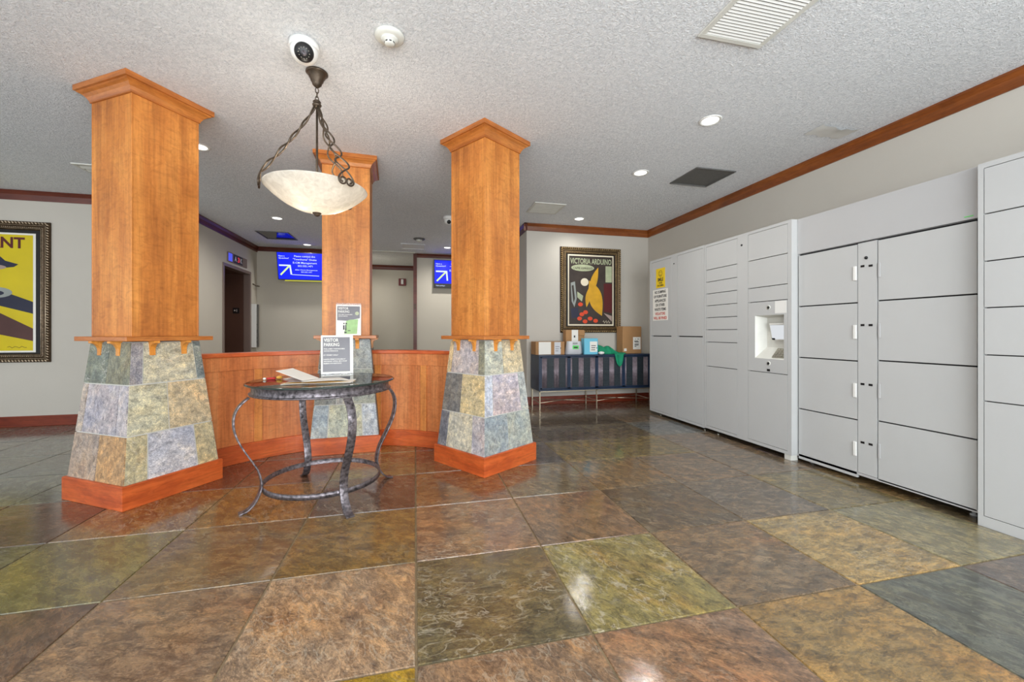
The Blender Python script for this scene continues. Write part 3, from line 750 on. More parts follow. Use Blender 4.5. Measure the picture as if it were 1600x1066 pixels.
for (bx, by) in ((-0.066, -0.045), (0.092, 0.085)):   # light thrown down onto the glass just below each bulb
    l = bpy.data.lights.new('pendant_bulb', 'POINT'); l.energy = 2.0; l.shadow_soft_size = 0.012; l.color = (1.0, 0.90, 0.74)
    o = bpy.data.objects.new('pendant_bulb', l); C.objects.link(o); o.location = (PX + bx, PY + by, 1.846)
for (bx, by) in ((-0.066, -0.045), (0.092, 0.085)):
    l = bpy.data.lights.new('pendant_bulb', 'POINT'); l.energy = 3.4; l.shadow_soft_size = 0.02; l.color = (1.0, 0.92, 0.80)
    o = bpy.data.objects.new('pendant_bulb', l); C.objects.link(o); o.location = (PX + bx, PY + by, 1.912)
for deg in (195, 312, 66):
    rot = Matrix.Rotation(math.radians(deg), 4, 'Z')
    mb = MB('bronze')
    for sgn in (1, -1):
        pts = []
        N = 60
        for k in range(N + 1):
            s = k / N
            A = 0.007 + 0.036 * min(1, s * 1.15) ** 1.2
            ph = s * PI * 5.0
            w = sgn * A * math.sin(ph); dr = sgn * A * 0.6 * math.cos(ph)
            r = 0.014 + 0.285 * s ** 1.15 + dr * (1 - s); z = 2.462 - 0.452 * s
            pts.append((r, w, z))
        # diverge, pass outside the rim and curl inward
        sg = math.copysign(1, pts[-2][1]) * -1 if abs(pts[-1][1]) < 0.002 else math.copysign(1, pts[-1][1])
        for k in range(1, 9):
            s = k / 8; pts.append((0.299 + 0.008 * s, sg * 0.048 * math.sin(s * PI / 2), 2.010 - 0.064 * s))
        cx, cz, R0 = sg * 0.022, 1.946, 0.026
        for k in range(1, 26):
            a = -k / 25 * 1.25 * 2 * PI; R = R0 * (1 - 0.62 * k / 25)
            pts.append((0.307, cx + sg * R * math.cos(a), cz + R * math.sin(a)))
        mb.tube([rot @ Vector(p) for p in pts], 0.0052, 8)
    mb.build('braided_arm', t)

# ------------------------------------------------------------------ ceiling fittings
t = thing('security_camera', 'white dome security camera on the ceiling above the pendant canopy', 'camera', (-0.60, 2.475, CEIL))
mb = MB('white'); mb.lathe([(0.0, -0.034), (0.074, -0.034), (0.077, -0.030), (0.077, -0.001), (0.0, -0.001)], seg=40); mb.build('mounting_base', t)
mb = MB('white'); mb.lathe([(0.0, -0.105), (0.03, -0.102), (0.052, -0.090), (0.066, -0.070), (0.072, -0.050), (0.073, -0.0345), (0.0, -0.0345)], seg=40); mb.build('housing', t)
dirv = Vector((0.16, -0.75, -0.62)).normalized()
q = dirv.to_track_quat('Z', 'Y').to_matrix().to_4x4(); mt = Matrix.Translation(Vector((0.0, 0.0, -0.040))) @ q
mb = MB('black', 'chrome'); mb.use('black'); mb.lathe([(0.0, 0.078), (0.020, 0.076), (0.040, 0.066), (0.049, 0.054), (0.049, 0.040), (0.0, 0.040)], mat=mt, seg=32)
mb.use('chrome')
for k in range(12):
    a = 2 * PI * k / 12; mb.ball(mt @ Vector((0.027 * math.cos(a), 0.027 * math.sin(a), 0.0725)), 0.003, 1)
mb.use('iron'); mb.lathe([(0.0, 0.0800), (0.013, 0.0795), (0.015, 0.070), (0.0, 0.070)], mat=mt, seg=20)
part_label(mb.build('lens', t), 'black glass lens')

t = thing('smoke_detector', 'round white smoke detector on the ceiling right of the dome camera', 'smoke detector', (-0.134, 2.300, CEIL))
mb = MB('offwhite'); mb.lathe([(0.0, -0.022), (0.062, -0.022), (0.076, -0.012), (0.078, -0.001), (0.0, -0.001)], seg=40); mb.build('base', t)
mb = MB('offwhite', 'black'); mb.use('offwhite'); mb.lathe([(0.0, -0.052), (0.020, -0.052), (0.026, -0.047), (0.027, -0.036), (0.042, -0.030), (0.048, -0.0225), (0.0, -0.0225)], seg=36)
mb.use('black')
for k in range(8):
    a = 2 * PI * k / 8 + 0.2; rt = Matrix.Rotation(a, 4, 'Z'); mb.box(0.0262, 0.0275, -0.006, 0.006, -0.045, -0.039, rt)
mb.build('sensor_head', t)

def vent(name, label, x0, x1, y0, y1, n, frame='offwhite', slat='white', group=None, cat='vent', back='gap_shade', fw=0.028):
    cx, cy = (x0 + x1) / 2, (y0 + y1) / 2; hx, hy = (x1 - x0) / 2, (y1 - y0) / 2
    t = thing(name, label, cat, (cx, cy, CEIL), 0, group)
    mb = MB(frame)
    z0, z1 = -0.012, -0.001
    mb.box(-hx, hx, -hy, -hy + fw, z0, z1); mb.box(-hx, hx, hy - fw, hy, z0, z1)
    mb.box(-hx, -hx + fw, -hy + fw, hy - fw, z0, z1); mb.box(hx - fw, hx, -hy + fw, hy - fw, z0, z1)
    mb.build('frame', t, bevel=0.002)
    mb = MB(back); mb.box(-hx + fw, hx - fw, -hy + fw, hy - fw, -0.003, -0.001); mb.build('backing', t)
    if n:
        mb = MB(slat)
        for k in range(n):
            y = -hy + fw + (2 * hy - 2 * fw) * (k + 0.5) / n; w = (hy - fw) / n
            rt = Matrix.Translation((0, y, -0.0085)) @ Matrix.Rotation(-0.35, 4, 'X')
            mb.box(-hx + fw, hx - fw, -w * 0.66, w * 0.66, -0.0008, 0.0008, rt)
        mb.build('louvers', t)
    return t
vent('return_air_grille', 'large white louvered ceiling grille at the top of the photo above the lockers', 1.485, 1.885, 1.24, 1.91, 32)
vent('ceiling_panel', 'dark grey square metal ceiling panel near the right wall', 2.66, 3.11, 3.43, 3.87, 0, 'greypanel', back='greypanel', cat='ceiling panel', fw=0.012)
vent('ceiling_vent', 'flat off white ceiling vent between the right column and back wall', 1.435, 1.845, 4.81, 5.23, 10, 'offwhite', 'offwhite', back='offwhite')
vent('ceiling_panel', 'dark glossy ceiling panel reflecting blue, in front of the left screen', -2.46, -1.98, 7.19, 7.75, 0, 'greypanel', back='glosspanel', cat='ceiling panel', fw=0.012)
vent('ceiling_vent', 'white framed ceiling vent peeking out left of the large left column', -3.17, -2.72, 4.71, 5.02, 3, 'offwhite', 'offwhite', back='greypanel')
vent('access_panel', 'faint flat access panel in the ceiling before the hall alcove', -0.25, 0.18, 7.60, 8.05, 0, 'ceiling', back='skim', cat='ceiling panel', fw=0.016)
vent('linear_diffuser', 'long narrow slot diffuser in the ceiling at the alcove opening', -1.15, 0.0, 8.38, 8.50, 3, 'offwhite', 'offwhite', back='gap_shade', fw=0.012)

for x, y, pw, lab in DOWNLIGHTS + [(-0.98, 9.3, 45, 'added unseen ceiling light that brightens the alcove behind the middle column')]:
    t = thing('recessed_light', lab, 'ceiling light', (x, y, CEIL), 0, 'round recessed ceiling lights')
    mb = MB('white'); mb.lathe([(0.060, -0.001), (0.060, -0.004), (0.074, -0.0075), (0.080, -0.005), (0.082, -0.001), (0.060, -0.001)], seg=36); mb.build('trim_ring', t)
    mb = MB('lamp'); mb.lathe([(0.0, -0.0045), (0.045, -0.004), (0.060, -0.002), (0.060, -0.001), (0.0, -0.001)], seg=32); mb.build('lens', t)

t = thing('security_camera', 'small white dome camera on the ceiling peeking out left of the right column', 'camera', (0.455, 5.72, CEIL))
mb = MB('white'); mb.lathe([(0.0, -0.04), (0.07, -0.04), (0.075, -0.03), (0.075, -0.001), (0.0, -0.001)], seg=32); mb.build('mounting_base', t)
mb = MB('white'); mb.lathe([(0.0, -0.11), (0.03, -0.106), (0.052, -0.09), (0.062, -0.066), (0.064, -0.0405), (0.0, -0.0405)], seg=32); mb.build('housing', t)
mb = MB('black'); mb.ball((0.0, -0.035, -0.075), 0.033, 2); part_label(mb.build('lens', t), 'black lens')

t = thing('smoke_detector', 'small ceiling detector far back in front of the hall alcove', 'smoke detector', (0.068, 7.166, CEIL))
mb = MB('greypanel'); mb.lathe([(0.0, -0.02), (0.09, -0.018), (0.10, -0.001), (0.0, -0.001)], seg=28); mb.build('base', t)
mb = MB('offwhite'); mb.lathe([(0.0, -0.055), (0.035, -0.052), (0.05, -0.035), (0.052, -0.021), (0.0, -0.021)], seg=28); mb.build('sensor_head', t)

# loose flap of ceiling skim by the crown
mb = MB('skim'); rows = []
rr_ = random.Random(5)
for i in range(11):
    row = []
    for j in range(6):
        x = 3.06 + 0.36 * i / 10; y = 2.50 + 0.16 * j / 5 + 0.012 * math.sin(i * 1.7)
        drop = 0.002 + 0.020 * math.sin(PI * i / 10) * (1 - j / 5) ** 1.5 + rr_.uniform(0, 0.003)
        row.append((x, y, CEIL - drop))
    rows.append(row)
mb.smooth = True; mb.grid(rows)
tag(mb.build('peeling_plaster'), 'peeling flap of white plaster on the ceiling beside the right crown', 'plaster')

# ------------------------------------------------------------------ lockers
def door_panel(t, y0, y1, z0, z1, xf, name='door', th=0.02, mat='locker', gap=0.0025):
    mb = MB(mat); mb.box(xf, xf + th, y0 + gap, y1 - gap, z0 + gap, z1 - gap)
    return mb.build(name, t, bevel=0.0015)
def cabinet(t, xf, xb, y0, y1, z0, z1, holes, front=0.03, skip=None):
    """frame bars in front with the interior behind them; holes = list of (y0, y1, z0, z1) column bays"""
    mb = MB('locker', 'gap_shade')
    mb.use('locker')
    mb.box(xf + front, xb, y0, y1, z0, z1)
    ys = sorted(holes)
    # vertical bars
    e = [y0] + [v_ for h_ in ys for v_ in (h_[0], h_[1])] + [y1]
    for k in range(0, len(e), 2): mb.box(xf, xf + front, e[k], e[k + 1], z0, z1)
    for h_ in ys:
        mb.box(xf, xf + front, h_[0], h_[1], z0, h_[2]); mb.box(xf, xf + front, h_[0], h_[1], h_[3], z1)
    mb.use('gap_shade')  # dark sheets paint the shade seen through the door gaps
    for h_ in ys:
        if skip and h_[0] < skip[0] < h_[1]:
            mb.box(xf + 0.0285, xf + 0.0299, h_[0], h_[1], h_[2], skip[1]); mb.box(xf + 0.0285, xf + 0.0299, h_[0], h_[1], skip[2], h_[3])
        else: mb.box(xf + 0.0285, xf + 0.0299, h_[0], h_[1], h_[2], h_[3])
    return mb.build('cabinet_body', t)
XF = 3.05; XBK = 3.50
def feet(t, ys, z1, xs=(XF + 0.05, XBK - 0.06), mat='chrome'):
    for y in ys:
        for x in xs:
            mb = MB(mat); mb.lathe([(0.0, 0.0), (0.018, 0.0), (0.018, 0.008), (0.009, 0.010), (0.009, z1), (0.0, z1)], c=(x, y, 0), seg=16); mb.build('foot', t)
GL = 'grey parcel lockers along the right wall'
t = thing('parcel_locker', 'two bay grey parcel locker at the far end, carrying the yellow and white signs', 'locker', group=GL)
cabinet(t, XF, XBK, 3.822, 4.872, 0.035, 2.02, [(4.400, 4.832, 0.062, 1.990), (3.842, 4.285, 0.062, 1.990)])
for a, b_ in ((4.400, 4.832), (3.842, 4.285)):
    door_panel(t, a, b_, 0.062, 1.022, XF); door_panel(t, a, b_, 1.029, 1.990, XF)
feet(t, (3.87, 4.70), 0.035)
mb = MB('black'); mb.lathe([(0, 0), (0.008, 0), (0.008, 0.003), (0, 0.003)], mat=Matrix.Translation((XF - 0.003, 4.35, 1.905)) @ Matrix.Rotation(PI / 2, 4, 'Y'), seg=16); mb.build('lock', t)

t = thing('parcel_locker', 'grey parcel locker with many narrow doors and the built in touch screen kiosk', 'locker', group=GL)
KZ0, KZ1 = 0.715, 1.351
cabinet(t, XF, XBK, 2.765, 3.818, 0.045, 2.016, [(3.352, 3.792, 0.072, 1.990), (2.800, 3.222, 0.072, 1.990)], 0.12, (3.0, 0.72, 1.35))
zz = [0.072, 0.712, 0.970, 1.101, 1.229, 1.357, 1.484, 1.610, 1.740, 1.990]
for a, b_ in zip(zz[:-1], zz[1:]): door_panel(t, 3.352, 3.792, a, b_, XF, gap=0.003)
for a, b_ in ((0.072, KZ0), (KZ1, 1.483), (1.483, 1.740), (1.740, 1.990)): door_panel(t, 2.800, 3.222, a, b_, XF, gap=0.003)
# kiosk panel with a splayed recess
mb = MB('locker')
KY0, KY1 = 2.803, 3.219; RY0, RY1, RZ0, RZ1 = 2.838, 3.140, 0.838, 1.226
mb.box(XF, XF + 0.02, KY0, RY0, KZ0 + .003, KZ1 - .003); mb.box(XF, XF + 0.02, RY1, KY1, KZ0 + .003, KZ1 - .003)
mb.box(XF, XF + 0.02, RY0, RY1, KZ0 + .003, RZ0); mb.box(XF, XF + 0.02, RY0, RY1, RZ1, KZ1 - .003)
kp = mb.build('kiosk_panel', t)
mb = MB('offwhite')
D = 0.0
A_ = [(XF, RY0, RZ0), (XF, RY1, RZ0), (XF, RY1, RZ1), (XF, RY0, RZ1)]
B_ = [(XF + 0.085, RY0 + 0.01, RZ0 + 0.10), (XF + 0.085, RY1 - 0.05, RZ0 + 0.10), (XF + 0.085, RY1 - 0.05, RZ1 - 0.02), (XF + 0.085, RY0 + 0.01, RZ1 - 0.02)]
mb.face(B_)
for k in range(4): mb.face([A_[k], A_[(k + 1) % 4], B_[(k + 1) % 4], B_[k]])
mb.build('recess', kp, fix=False)
# the recess goes into the cabinet: its housing
kt = Matrix.Translation((XF + 0.055, 2.925, 1.078)) @ Matrix.Rotation(math.radians(-12), 4, 'Y')
mb = MB('white', 'kioskscreen', 'black', 'greyink'); mb.use('white'); mb.box(-0.004, 0.012, -0.090, 0.094, -0.074, 0.078, kt)
mb.use('kioskscreen'); mb.box(-0.0055, -0.0045, -0.086, 0.088, -0.066, 0.060, kt)
mb.use('greyink'); mb.box(-0.0055, -0.0045, -0.086, 0.088, 0.0615, 0.063, kt)
mb.use('black'); mb.box(-0.007, -0.0056, 0.060, 0.090, -0.072, -0.056, kt)
part_label(mb.build('touch_screen', t), 'white touch screen')
kt = Matrix.Translation((XF + 0.045, 2.905, 0.892)) @ Matrix.Rotation(math.radians(52), 4, 'Y')
mb = MB('keypad', 'black'); mb.use('keypad'); mb.box(-0.002, 0.004, -0.052, 0.060, -0.052, 0.052, Matrix.Translation((XF + 0.040, 2.905, 0.893)) @ Matrix.Rotation(math.radians(40.5), 4, 'Y'))
kt = Matrix.Translation((XF + 0.040, 2.905, 0.893)) @ Matrix.Rotation(math.radians(40.5), 4, 'Y')
for a in range(4):
    for c_ in range(3):
        mb.use('chrome'); mb.box(-0.0045, -0.002, -0.040 + c_ * 0.032, -0.018 + c_ * 0.032, -0.042 + a * 0.023, -0.026 + a * 0.023, kt)
mb.mats.append('chrome') if 'chrome' not in mb.mats else None
part_label(mb.build('keypad', t), 'metal keypad')
ry = Matrix.Rotation(PI / 2, 4, 'Y')
for z, nm in ((1.294, 'camera_eye'), (0.798, 'lock')):
    mb = MB('black', 'offwhite'); mb.use('offwhite'); mb.lathe([(0, 0), (0.020, 0), (0.020, 0.002), (0, 0.002)], mat=Matrix.Translation((XF - 0.002, 2.991, z)) @ ry, seg=24)
    mb.use('black'); mb.lathe([(0, 0), (0.0125, 0), (0.0125, 0.003), (0, 0.003)], mat=Matrix.Translation((XF - 0.0045, 2.991, z)) @ ry, seg=24); mb.build(nm, t)
mb = MB('black'); mb.box(XF - 0.003, XF - 0.0005, 2.976, 3.006, 0.728, 0.748); mb.build('data_port', t)
mb = MB('paper', 'greyink'); mb.use('white'); mb.box(XF - 0.0012, XF - 0.0003, 2.812, 2.925, 1.238, 1.345)
part_label(mb.build('sticker', t), 'white paper sticker')
mb = MB('black'); mb.lathe([(0, 0), (0.010, 0), (0.010, 0.003), (0, 0.003)], mat=Matrix.Translation((XF - 0.003, 3.297, 1.91)) @ ry, seg=16); mb.build('lock', t)
feet(t, (3.667, 2.80), 0.045)
mb = MB('offwhite'); mb.box(XF + 0.004, XF + 0.075, 2.775, 2.835, 0.0, 0.043); part_label(mb.build('foot', t), 'white block foot')

t = thing('parcel_locker', 'wide grey locker with eight oversized doors around a central strip', 'locker', group=GL)
XB2 = 3.11
def yb(y): return y * 1.02
def zb(z): return CAM_H + (z - CAM_H) * 1.02
Y0b, Y1b = 1.622, 2.762
mb = MB('locker_panel'); mb.box(XB2 + 0.03, XBK, Y0b, Y1b, 0.045, 2.016)
mb.box(XB2, XB2 + 0.03, Y0b, Y1b, 0.045, 0.062); mb.box(XB2, XB2 + 0.03, Y0b, Y1b, zb(1.712), 2.016)
mb.build('cabinet_body', t)
mb = MB('gap_shade'); mb.box(XB2 + 0.027, XB2 + 0.0295, Y0b, Y1b, 0.063, zb(1.71)); mb.build('door_gap_shade', t)  # dark sheet behind the doors, painted as the shade in their gaps
SY0, SY1 = yb(2.119), yb(2.240)
mb = MB('locker', 'black'); mb.use('locker'); mb.box(XB2 - 0.001, XB2 + 0.02, SY0, SY1, 0.065, zb(1.700))
mb.use('black')
for (y, z) in ((2.209, 1.536), (2.157, 1.532), (2.209, 1.124), (2.157, 1.123), (2.209, 0.711), (2.157, 0.711), (2.209, 0.302), (2.157, 0.302)):
    mb.box(XB2 - 0.003, XB2 - 0.001, yb(y) - 0.0125, yb(y) + 0.0125, zb(z) - 0.0075, zb(z) + 0.0075)
mb.lathe([(0, 0), (0.011, 0), (0.011, 0.004), (0, 0.004)], mat=Matrix.Translation((XB2 - 0.005, yb(2.185), zb(1.591))) @ ry, seg=16)
mb.build('lock_strip', t)
for a, b_ in ((0.040, 0.452), (0.452, 0.869), (0.869, 1.283), (1.283, 1.700)):
    d = door_panel(t, SY1 + 0.002, Y1b - 0.004, zb(a), zb(b_), XB2, gap=0.0045)
    za = zb((a + b_) / 2)
    mb = MB('white'); mb.box(XB2 - 0.010, XB2 - 0.0003, yb(2.246), yb(2.270), za - 0.052, za + 0.052); part_label(mb.build('handle', d, bevel=0.006), 'white pull tab')
for a, b_ in ((0.068, 0.473), (0.473, 0.882), (0.882, 1.287), (1.287, 1.700)):
    d = door_panel(t, Y0b + 0.018, SY0 - 0.003, zb(a), zb(b_), XB2, gap=0.0045)
    za = zb((a + b_) / 2); mb = MB('locker_panel'); mb.box(XB2 - 0.006, XB2 - 0.0003, SY0 - 0.024, SY0 - 0.009, za - 0.05, za + 0.05); mb.build('handle', d, bevel=0.004)
mb = MB('greenlabel'); mb.box(XB2 - 0.0012, XB2 - 0.0002, 1.66, 1.70, zb(1.727), zb(1.732)); mb.build('sticker', t)
feet(t, (1.70, 2.70), 0.045, (XB2 + 0.08, XBK - 0.06), 'locker')

t = thing('parcel_locker', 'grey parcel locker nearest the viewer, cut off by the right photo edge', 'locker', group=GL)
XC = 3.055
cabinet(t, XC, XBK, 0.55, 1.612, 0.0, 2.008, [(1.14, 1.589, 0.058, 1.980), (0.59, 1.04, 0.058, 1.980)])
zz = [0.058, 0.694, 0.949, 1.208, 1.464, 1.725, 1.980]
for a, b_ in zip(zz[:-1], zz[1:]):
    door_panel(t, 1.14, 1.589, a, b_, XC, gap=0.003); door_panel(t, 0.59, 1.04, a, b_, XC, gap=0.003)

# signs stuck on the far locker
def on_locker(yl, z0): return lambda u, v_, d: (XF - 0.0004 - d, yl - u, z0 + v_)
Wd, Hh = 0.195, 0.248
fn = on_locker(4.724, 1.644)
mb = MB('signyellow', 'ink'); mb.use('signyellow'); mb.prism([(0, 0), (Wd, 0), (Wd, Hh), (0, Hh)], fn, 0, 0.0012)
mb.use('ink')
cx_, cz_ = Wd / 2, 0.180
for R in (0.040,):
    pts = [(cx_ + R * math.cos(a * PI / 16), cz_ + R * math.sin(a * PI / 16)) for a in range(33)]
    for k in range(32):
        p, q_ = pts[k], pts[k + 1]; s_ = 0.88
        mb.face([fn(p[0], p[1], .002), fn(q_[0], q_[1], .002), fn(cx_ + (q_[0] - cx_) * s_, cz_ + (q_[1] - cz_) * s_, .002), fn(cx_ + (p[0] - cx_) * s_, cz_ + (p[1] - cz_) * s_, .002)])
for sx_ in (-0.013, 0.013): mb.prism([(cx_ + sx_ + 0.004 * math.cos(a * PI / 6), cz_ + 0.012 + 0.006 * math.sin(a * PI / 6)) for a in range(12)], fn, 0.0015, 0.002)
for k in range(10):
    a0, a1 = PI * 1.15 + k * 0.7 * PI / 10, PI * 1.15 + (k + 1) * 0.7 * PI / 10
    mb.face([fn(cx_ + r * math.cos(a), cz_ + r * math.sin(a), .002) for r, a in ((.026, a0), (.026, a1), (.021, a1), (.021, a0))])
mb.text('SMILE', fn, Wd / 2, 0.086, 0.058, 0.035, 'CENTER', 0.12, d=0.002)
mb.text("YOU'RE", fn, Wd / 2, 0.050, 0.032, 0.03, 'CENTER', 0.075, d=0.002)
mb.text('ON CAMERA', fn, Wd / 2, 0.018, 0.032, 0.03, 'CENTER', 0.135, d=0.002)
tag(mb.build('camera_sign'), 'yellow smile camera notice stuck on the far locker above the white sign', 'sign')
Wd, Hh = 0.325, 0.398
fn = on_locker(4.797, 1.226)
mb = MB('paper', 'ink', 'signred'); mb.use('paper'); mb.prism([(0, 0), (Wd, 0), (Wd, Hh), (0, Hh)], fn, 0, 0.0012)
for k, (s_, w_) in enumerate((('NO DUMPING', .24), ('OF FURNITURE', .28), ('APPLIANCES', .24), ('OR OTHER', .20), ('WASTE ITEMS', .25), ('VIOLATORS', .22), ('WILL BE FINED', .29))):
    mb.use('ink' if k < 5 else 'signred'); mb.text(s_, fn, Wd / 2, Hh - 0.050 - k * 0.0555, 0.048, 0.03, 'CENTER', w_, d=0.002)
tag(mb.build('dumping_sign'), 'white no dumping notice with black and red letters on the far locker', 'sign')

# ------------------------------------------------------------------ sideboard and what stands on it
SX0, SX1, SY0_, SY1_ = 1.655, 3.375, 5.36, 5.765
t = thing('sideboard', 'dark navy sideboard with fluted doors on thin metal legs against the back wall', 'sideboard', (0, 0, 0))
mb = MB('navy'); th = 0.02
mb.box(SX0, SX1, SY0_, SY1_, 0.735, 0.757); mb.box(SX0, SX1, SY0_, SY1_, 0.262, 0.284)
mb.box(SX0, SX0 + th, SY0_, SY1_, 0.284, 0.735); mb.box(SX1 - th, SX1, SY0_, SY1_, 0.284, 0.735); mb.box(SX0 + th, SX1 - th, SY1_ - 0.01, SY1_, 0.284, 0.735)
mb.build('case', t, bevel=0.002)
dw = (SX1 - SX0 - 2 * th) / 4
for k in range(4):
    x0 = SX0 + th + k * dw + 0.002; x1 = x0 + dw - 0.004
    mb = MB('navy', 'navyrod', 'weave'); mb.use('navy')
    mb.box(x0, x1, SY0_ + 0.018, SY0_ + 0.030, 0.288, 0.731)
    mb.box(x0, x0 + 0.022, SY0_ + 0.004, SY0_ + 0.018, 0.288, 0.731); mb.box(x1 - 0.022, x1, SY0_ + 0.004, SY0_ + 0.018, 0.288, 0.731)
    mb.box(x0, x1, SY0_ + 0.004, SY0_ + 0.018, 0.288, 0.302); mb.box(x0, x1, SY0_ + 0.004, SY0_ + 0.018, 0.717, 0.731)
    inner0, inner1 = x0 + 0.022, x1 - 0.022; wI = inner1 - inner0
    seq = [('f', .20), ('w', .27), ('f', .20), ('w', .26), ('f', .07)]
    if k % 2: seq = seq[::-1]
    p = inner0
    for kind, fr_ in seq:
        q_ = p + wI * fr_
        if kind == 'f':
            n = max(2, int(round((q_ - p) / 0.0135)))
            for i in range(n):
                cx = p + (q_ - p) * (i + 0.5) / n
                mb.use('navyrod'); mb.lathe([(0.0052, 0.302), (0.0052, 0.717)], c=(cx, SY0_ + 0.012, 0), seg=8)
        else:
            mb.use('weave')
            for i in range(34):
                z = 0.303 + 0.414 * i / 34; mb.box(p + 0.002, q_ - 0.002, SY0_ + (0.009 if i % 2 else 0.0115), SY0_ + 0.018, z + 0.001, z + 0.0112)
        p = q_
    mb.build('door', t)
mb = MB('champagne'); w = 0.007
for y in (SY0_ + 0.01, SY1_ - 0.02):
    for x in (SX0 + 0.015, (SX0 + SX1) / 2, SX1 - 0.015): mb.box(x - w, x + w, y - w, y + w, 0, 0.262)
    mb.box(SX0 + 0.01, SX1 - 0.01, y - w, y + w, 0.248, 0.262)
for x in (SX0 + 0.015, (SX0 + SX1) / 2, SX1 - 0.015): mb.box(x - 0.004, x + 0.004, SY0_ + 0.01, SY1_ - 0.02, 0.095, 0.105)
def bar2(a, b_): mb.tube([a, b_], 0.0045, 6)
yf, yk, zc = SY0_ + 0.01, SY1_ - 0.02, 0.10
for xa, xb_ in ((SX0 + 0.015, (SX0 + SX1) / 2), ((SX0 + SX1) / 2, SX1 - 0.015)):
    bar2((xa, yf, zc), (xb_, yk, zc)); bar2((xa, yk, zc), (xb_, yf, zc))
mb.build('leg_frame', t)

ST = 0.7575
t = thing('cardboard_box', 'low cardboard box with two white labels at the left end of the sideboard', 'box', (1.852, 5.56, ST))
mb = MB('card'); mb.box(-0.215, 0.215, -0.10, 0.13, 0, 0.185); mb.build('carton', t, bevel=0.006)
mb = MB('paper'); mb.box(-0.170, 0.010, -0.1015, -0.1005, 0.005, 0.180); mb.build('label', t)
mb = MB('mailer', 'ink'); mb.use('mailer'); mb.box(0.060, 0.155, -0.1015, -0.1005, 0.004, 0.178); mb.use('ink'); mb.box(0.148, 0.160, -0.1022, -0.1016, 0.085, 0.100)
for k in range(3): mb.box(0.075, 0.120 + 0.008 * k, -0.1022, -0.1016, 0.05 + 0.03 * k, 0.056 + 0.03 * k)
mb.build('shipping_label', t)
t = thing('mailer_bag', 'white padded mailer with a green label, leaning on the sideboard', 'mailer', (2.205, 5.455, ST))
mb = MB('mailer'); rows = []
for i in range(13):
    z = 0.190 * i / 12; th_ = 0.004 + 0.045 * math.sin(PI * min(1, (i + 1.2) / 14)) ; hw = 0.140 - 0.032 * (i / 12) ** 1.3
    rows.append([(-hw, 0, z), (-hw * .6, -th_ * .85, z), (0, -th_, z), (hw * .6, -th_ * .85, z), (hw, 0, z), (hw * .6, th_ * .7, z), (0, th_ * .8, z), (-hw * .6, th_ * .7, z)])
mb.smooth = True; mb.grid(rows, closed_v=True, caps=True); mb.build('pouch', t)
mb = MB('greenlabel', 'ink', 'greyink'); mb.use('greenlabel'); mb.box(-0.040, 0.050, -0.0525, -0.0500, 0.080, 0.130)
mb.use('ink'); mb.box(-0.022, 0.036, -0.0532, -0.0526, 0.092, 0.112)
mb.use('greyink'); mb.box(-0.035, 0.035, -0.050, -0.0455, 0.150, 0.170)
mb.build('label', t)
t = thing('cardboard_box', 'cardboard box with a crumpled white label standing behind the white mailer', 'box', (2.275, 5.63, ST))
mb = MB('card'); mb.box(-0.145, 0.145, -0.05, 0.07, 0, 0.352); mb.build('carton', t, bevel=0.006)
mb = MB('paper', 'ink'); mb.use('paper'); mb.box(-0.055, 0.045, -0.0515, -0.0505, 0.175, 0.352)
mb.use('ink'); mb.box(-0.022, 0.0, -0.0522, -0.0516, 0.24, 0.27); mb.build('label', t)
mb = MB('card'); mb.box(0.05, 0.142, -0.075, -0.051, 0.27, 0.34, Matrix.Identity(4)); mb.build('flap', t, bevel=0.004)
t = thing('cyan_box', 'light blue box with a white label on the sideboard', 'box', (2.452, 5.46, ST))
mb = MB('cyan'); mb.box(-0.105, 0.105, -0.045, 0.07, 0, 0.230); mb.build('carton', t, bevel=0.005)
mb = MB('paper', 'ink'); mb.use('paper'); mb.box(-0.020, 0.092, -0.0465, -0.0455, 0.035, 0.185); mb.use('ink')
for k in range(3): mb.box(0.0, 0.06 + 0.005 * k, -0.0472, -0.0466, 0.06 + 0.03 * k, 0.070 + 0.03 * k)
mb.box(0.080, 0.092, -0.0472, -0.0466, 0.085, 0.10); mb.build('label', t)
t = thing('small_pouch', 'small white pouch lying between the blue box and the green cloth', 'pouch', (2.59, 5.372, ST))
mb = MB('white'); mb.ball((0, 0, 0.022), 0.022, 2, (2.2, 0.7, 1.0)); mb.build('pouch_body', t)
mb = MB('black'); mb.ball((-0.030, -0.010, 0.028), 0.006, 1); mb.build('snap', t)
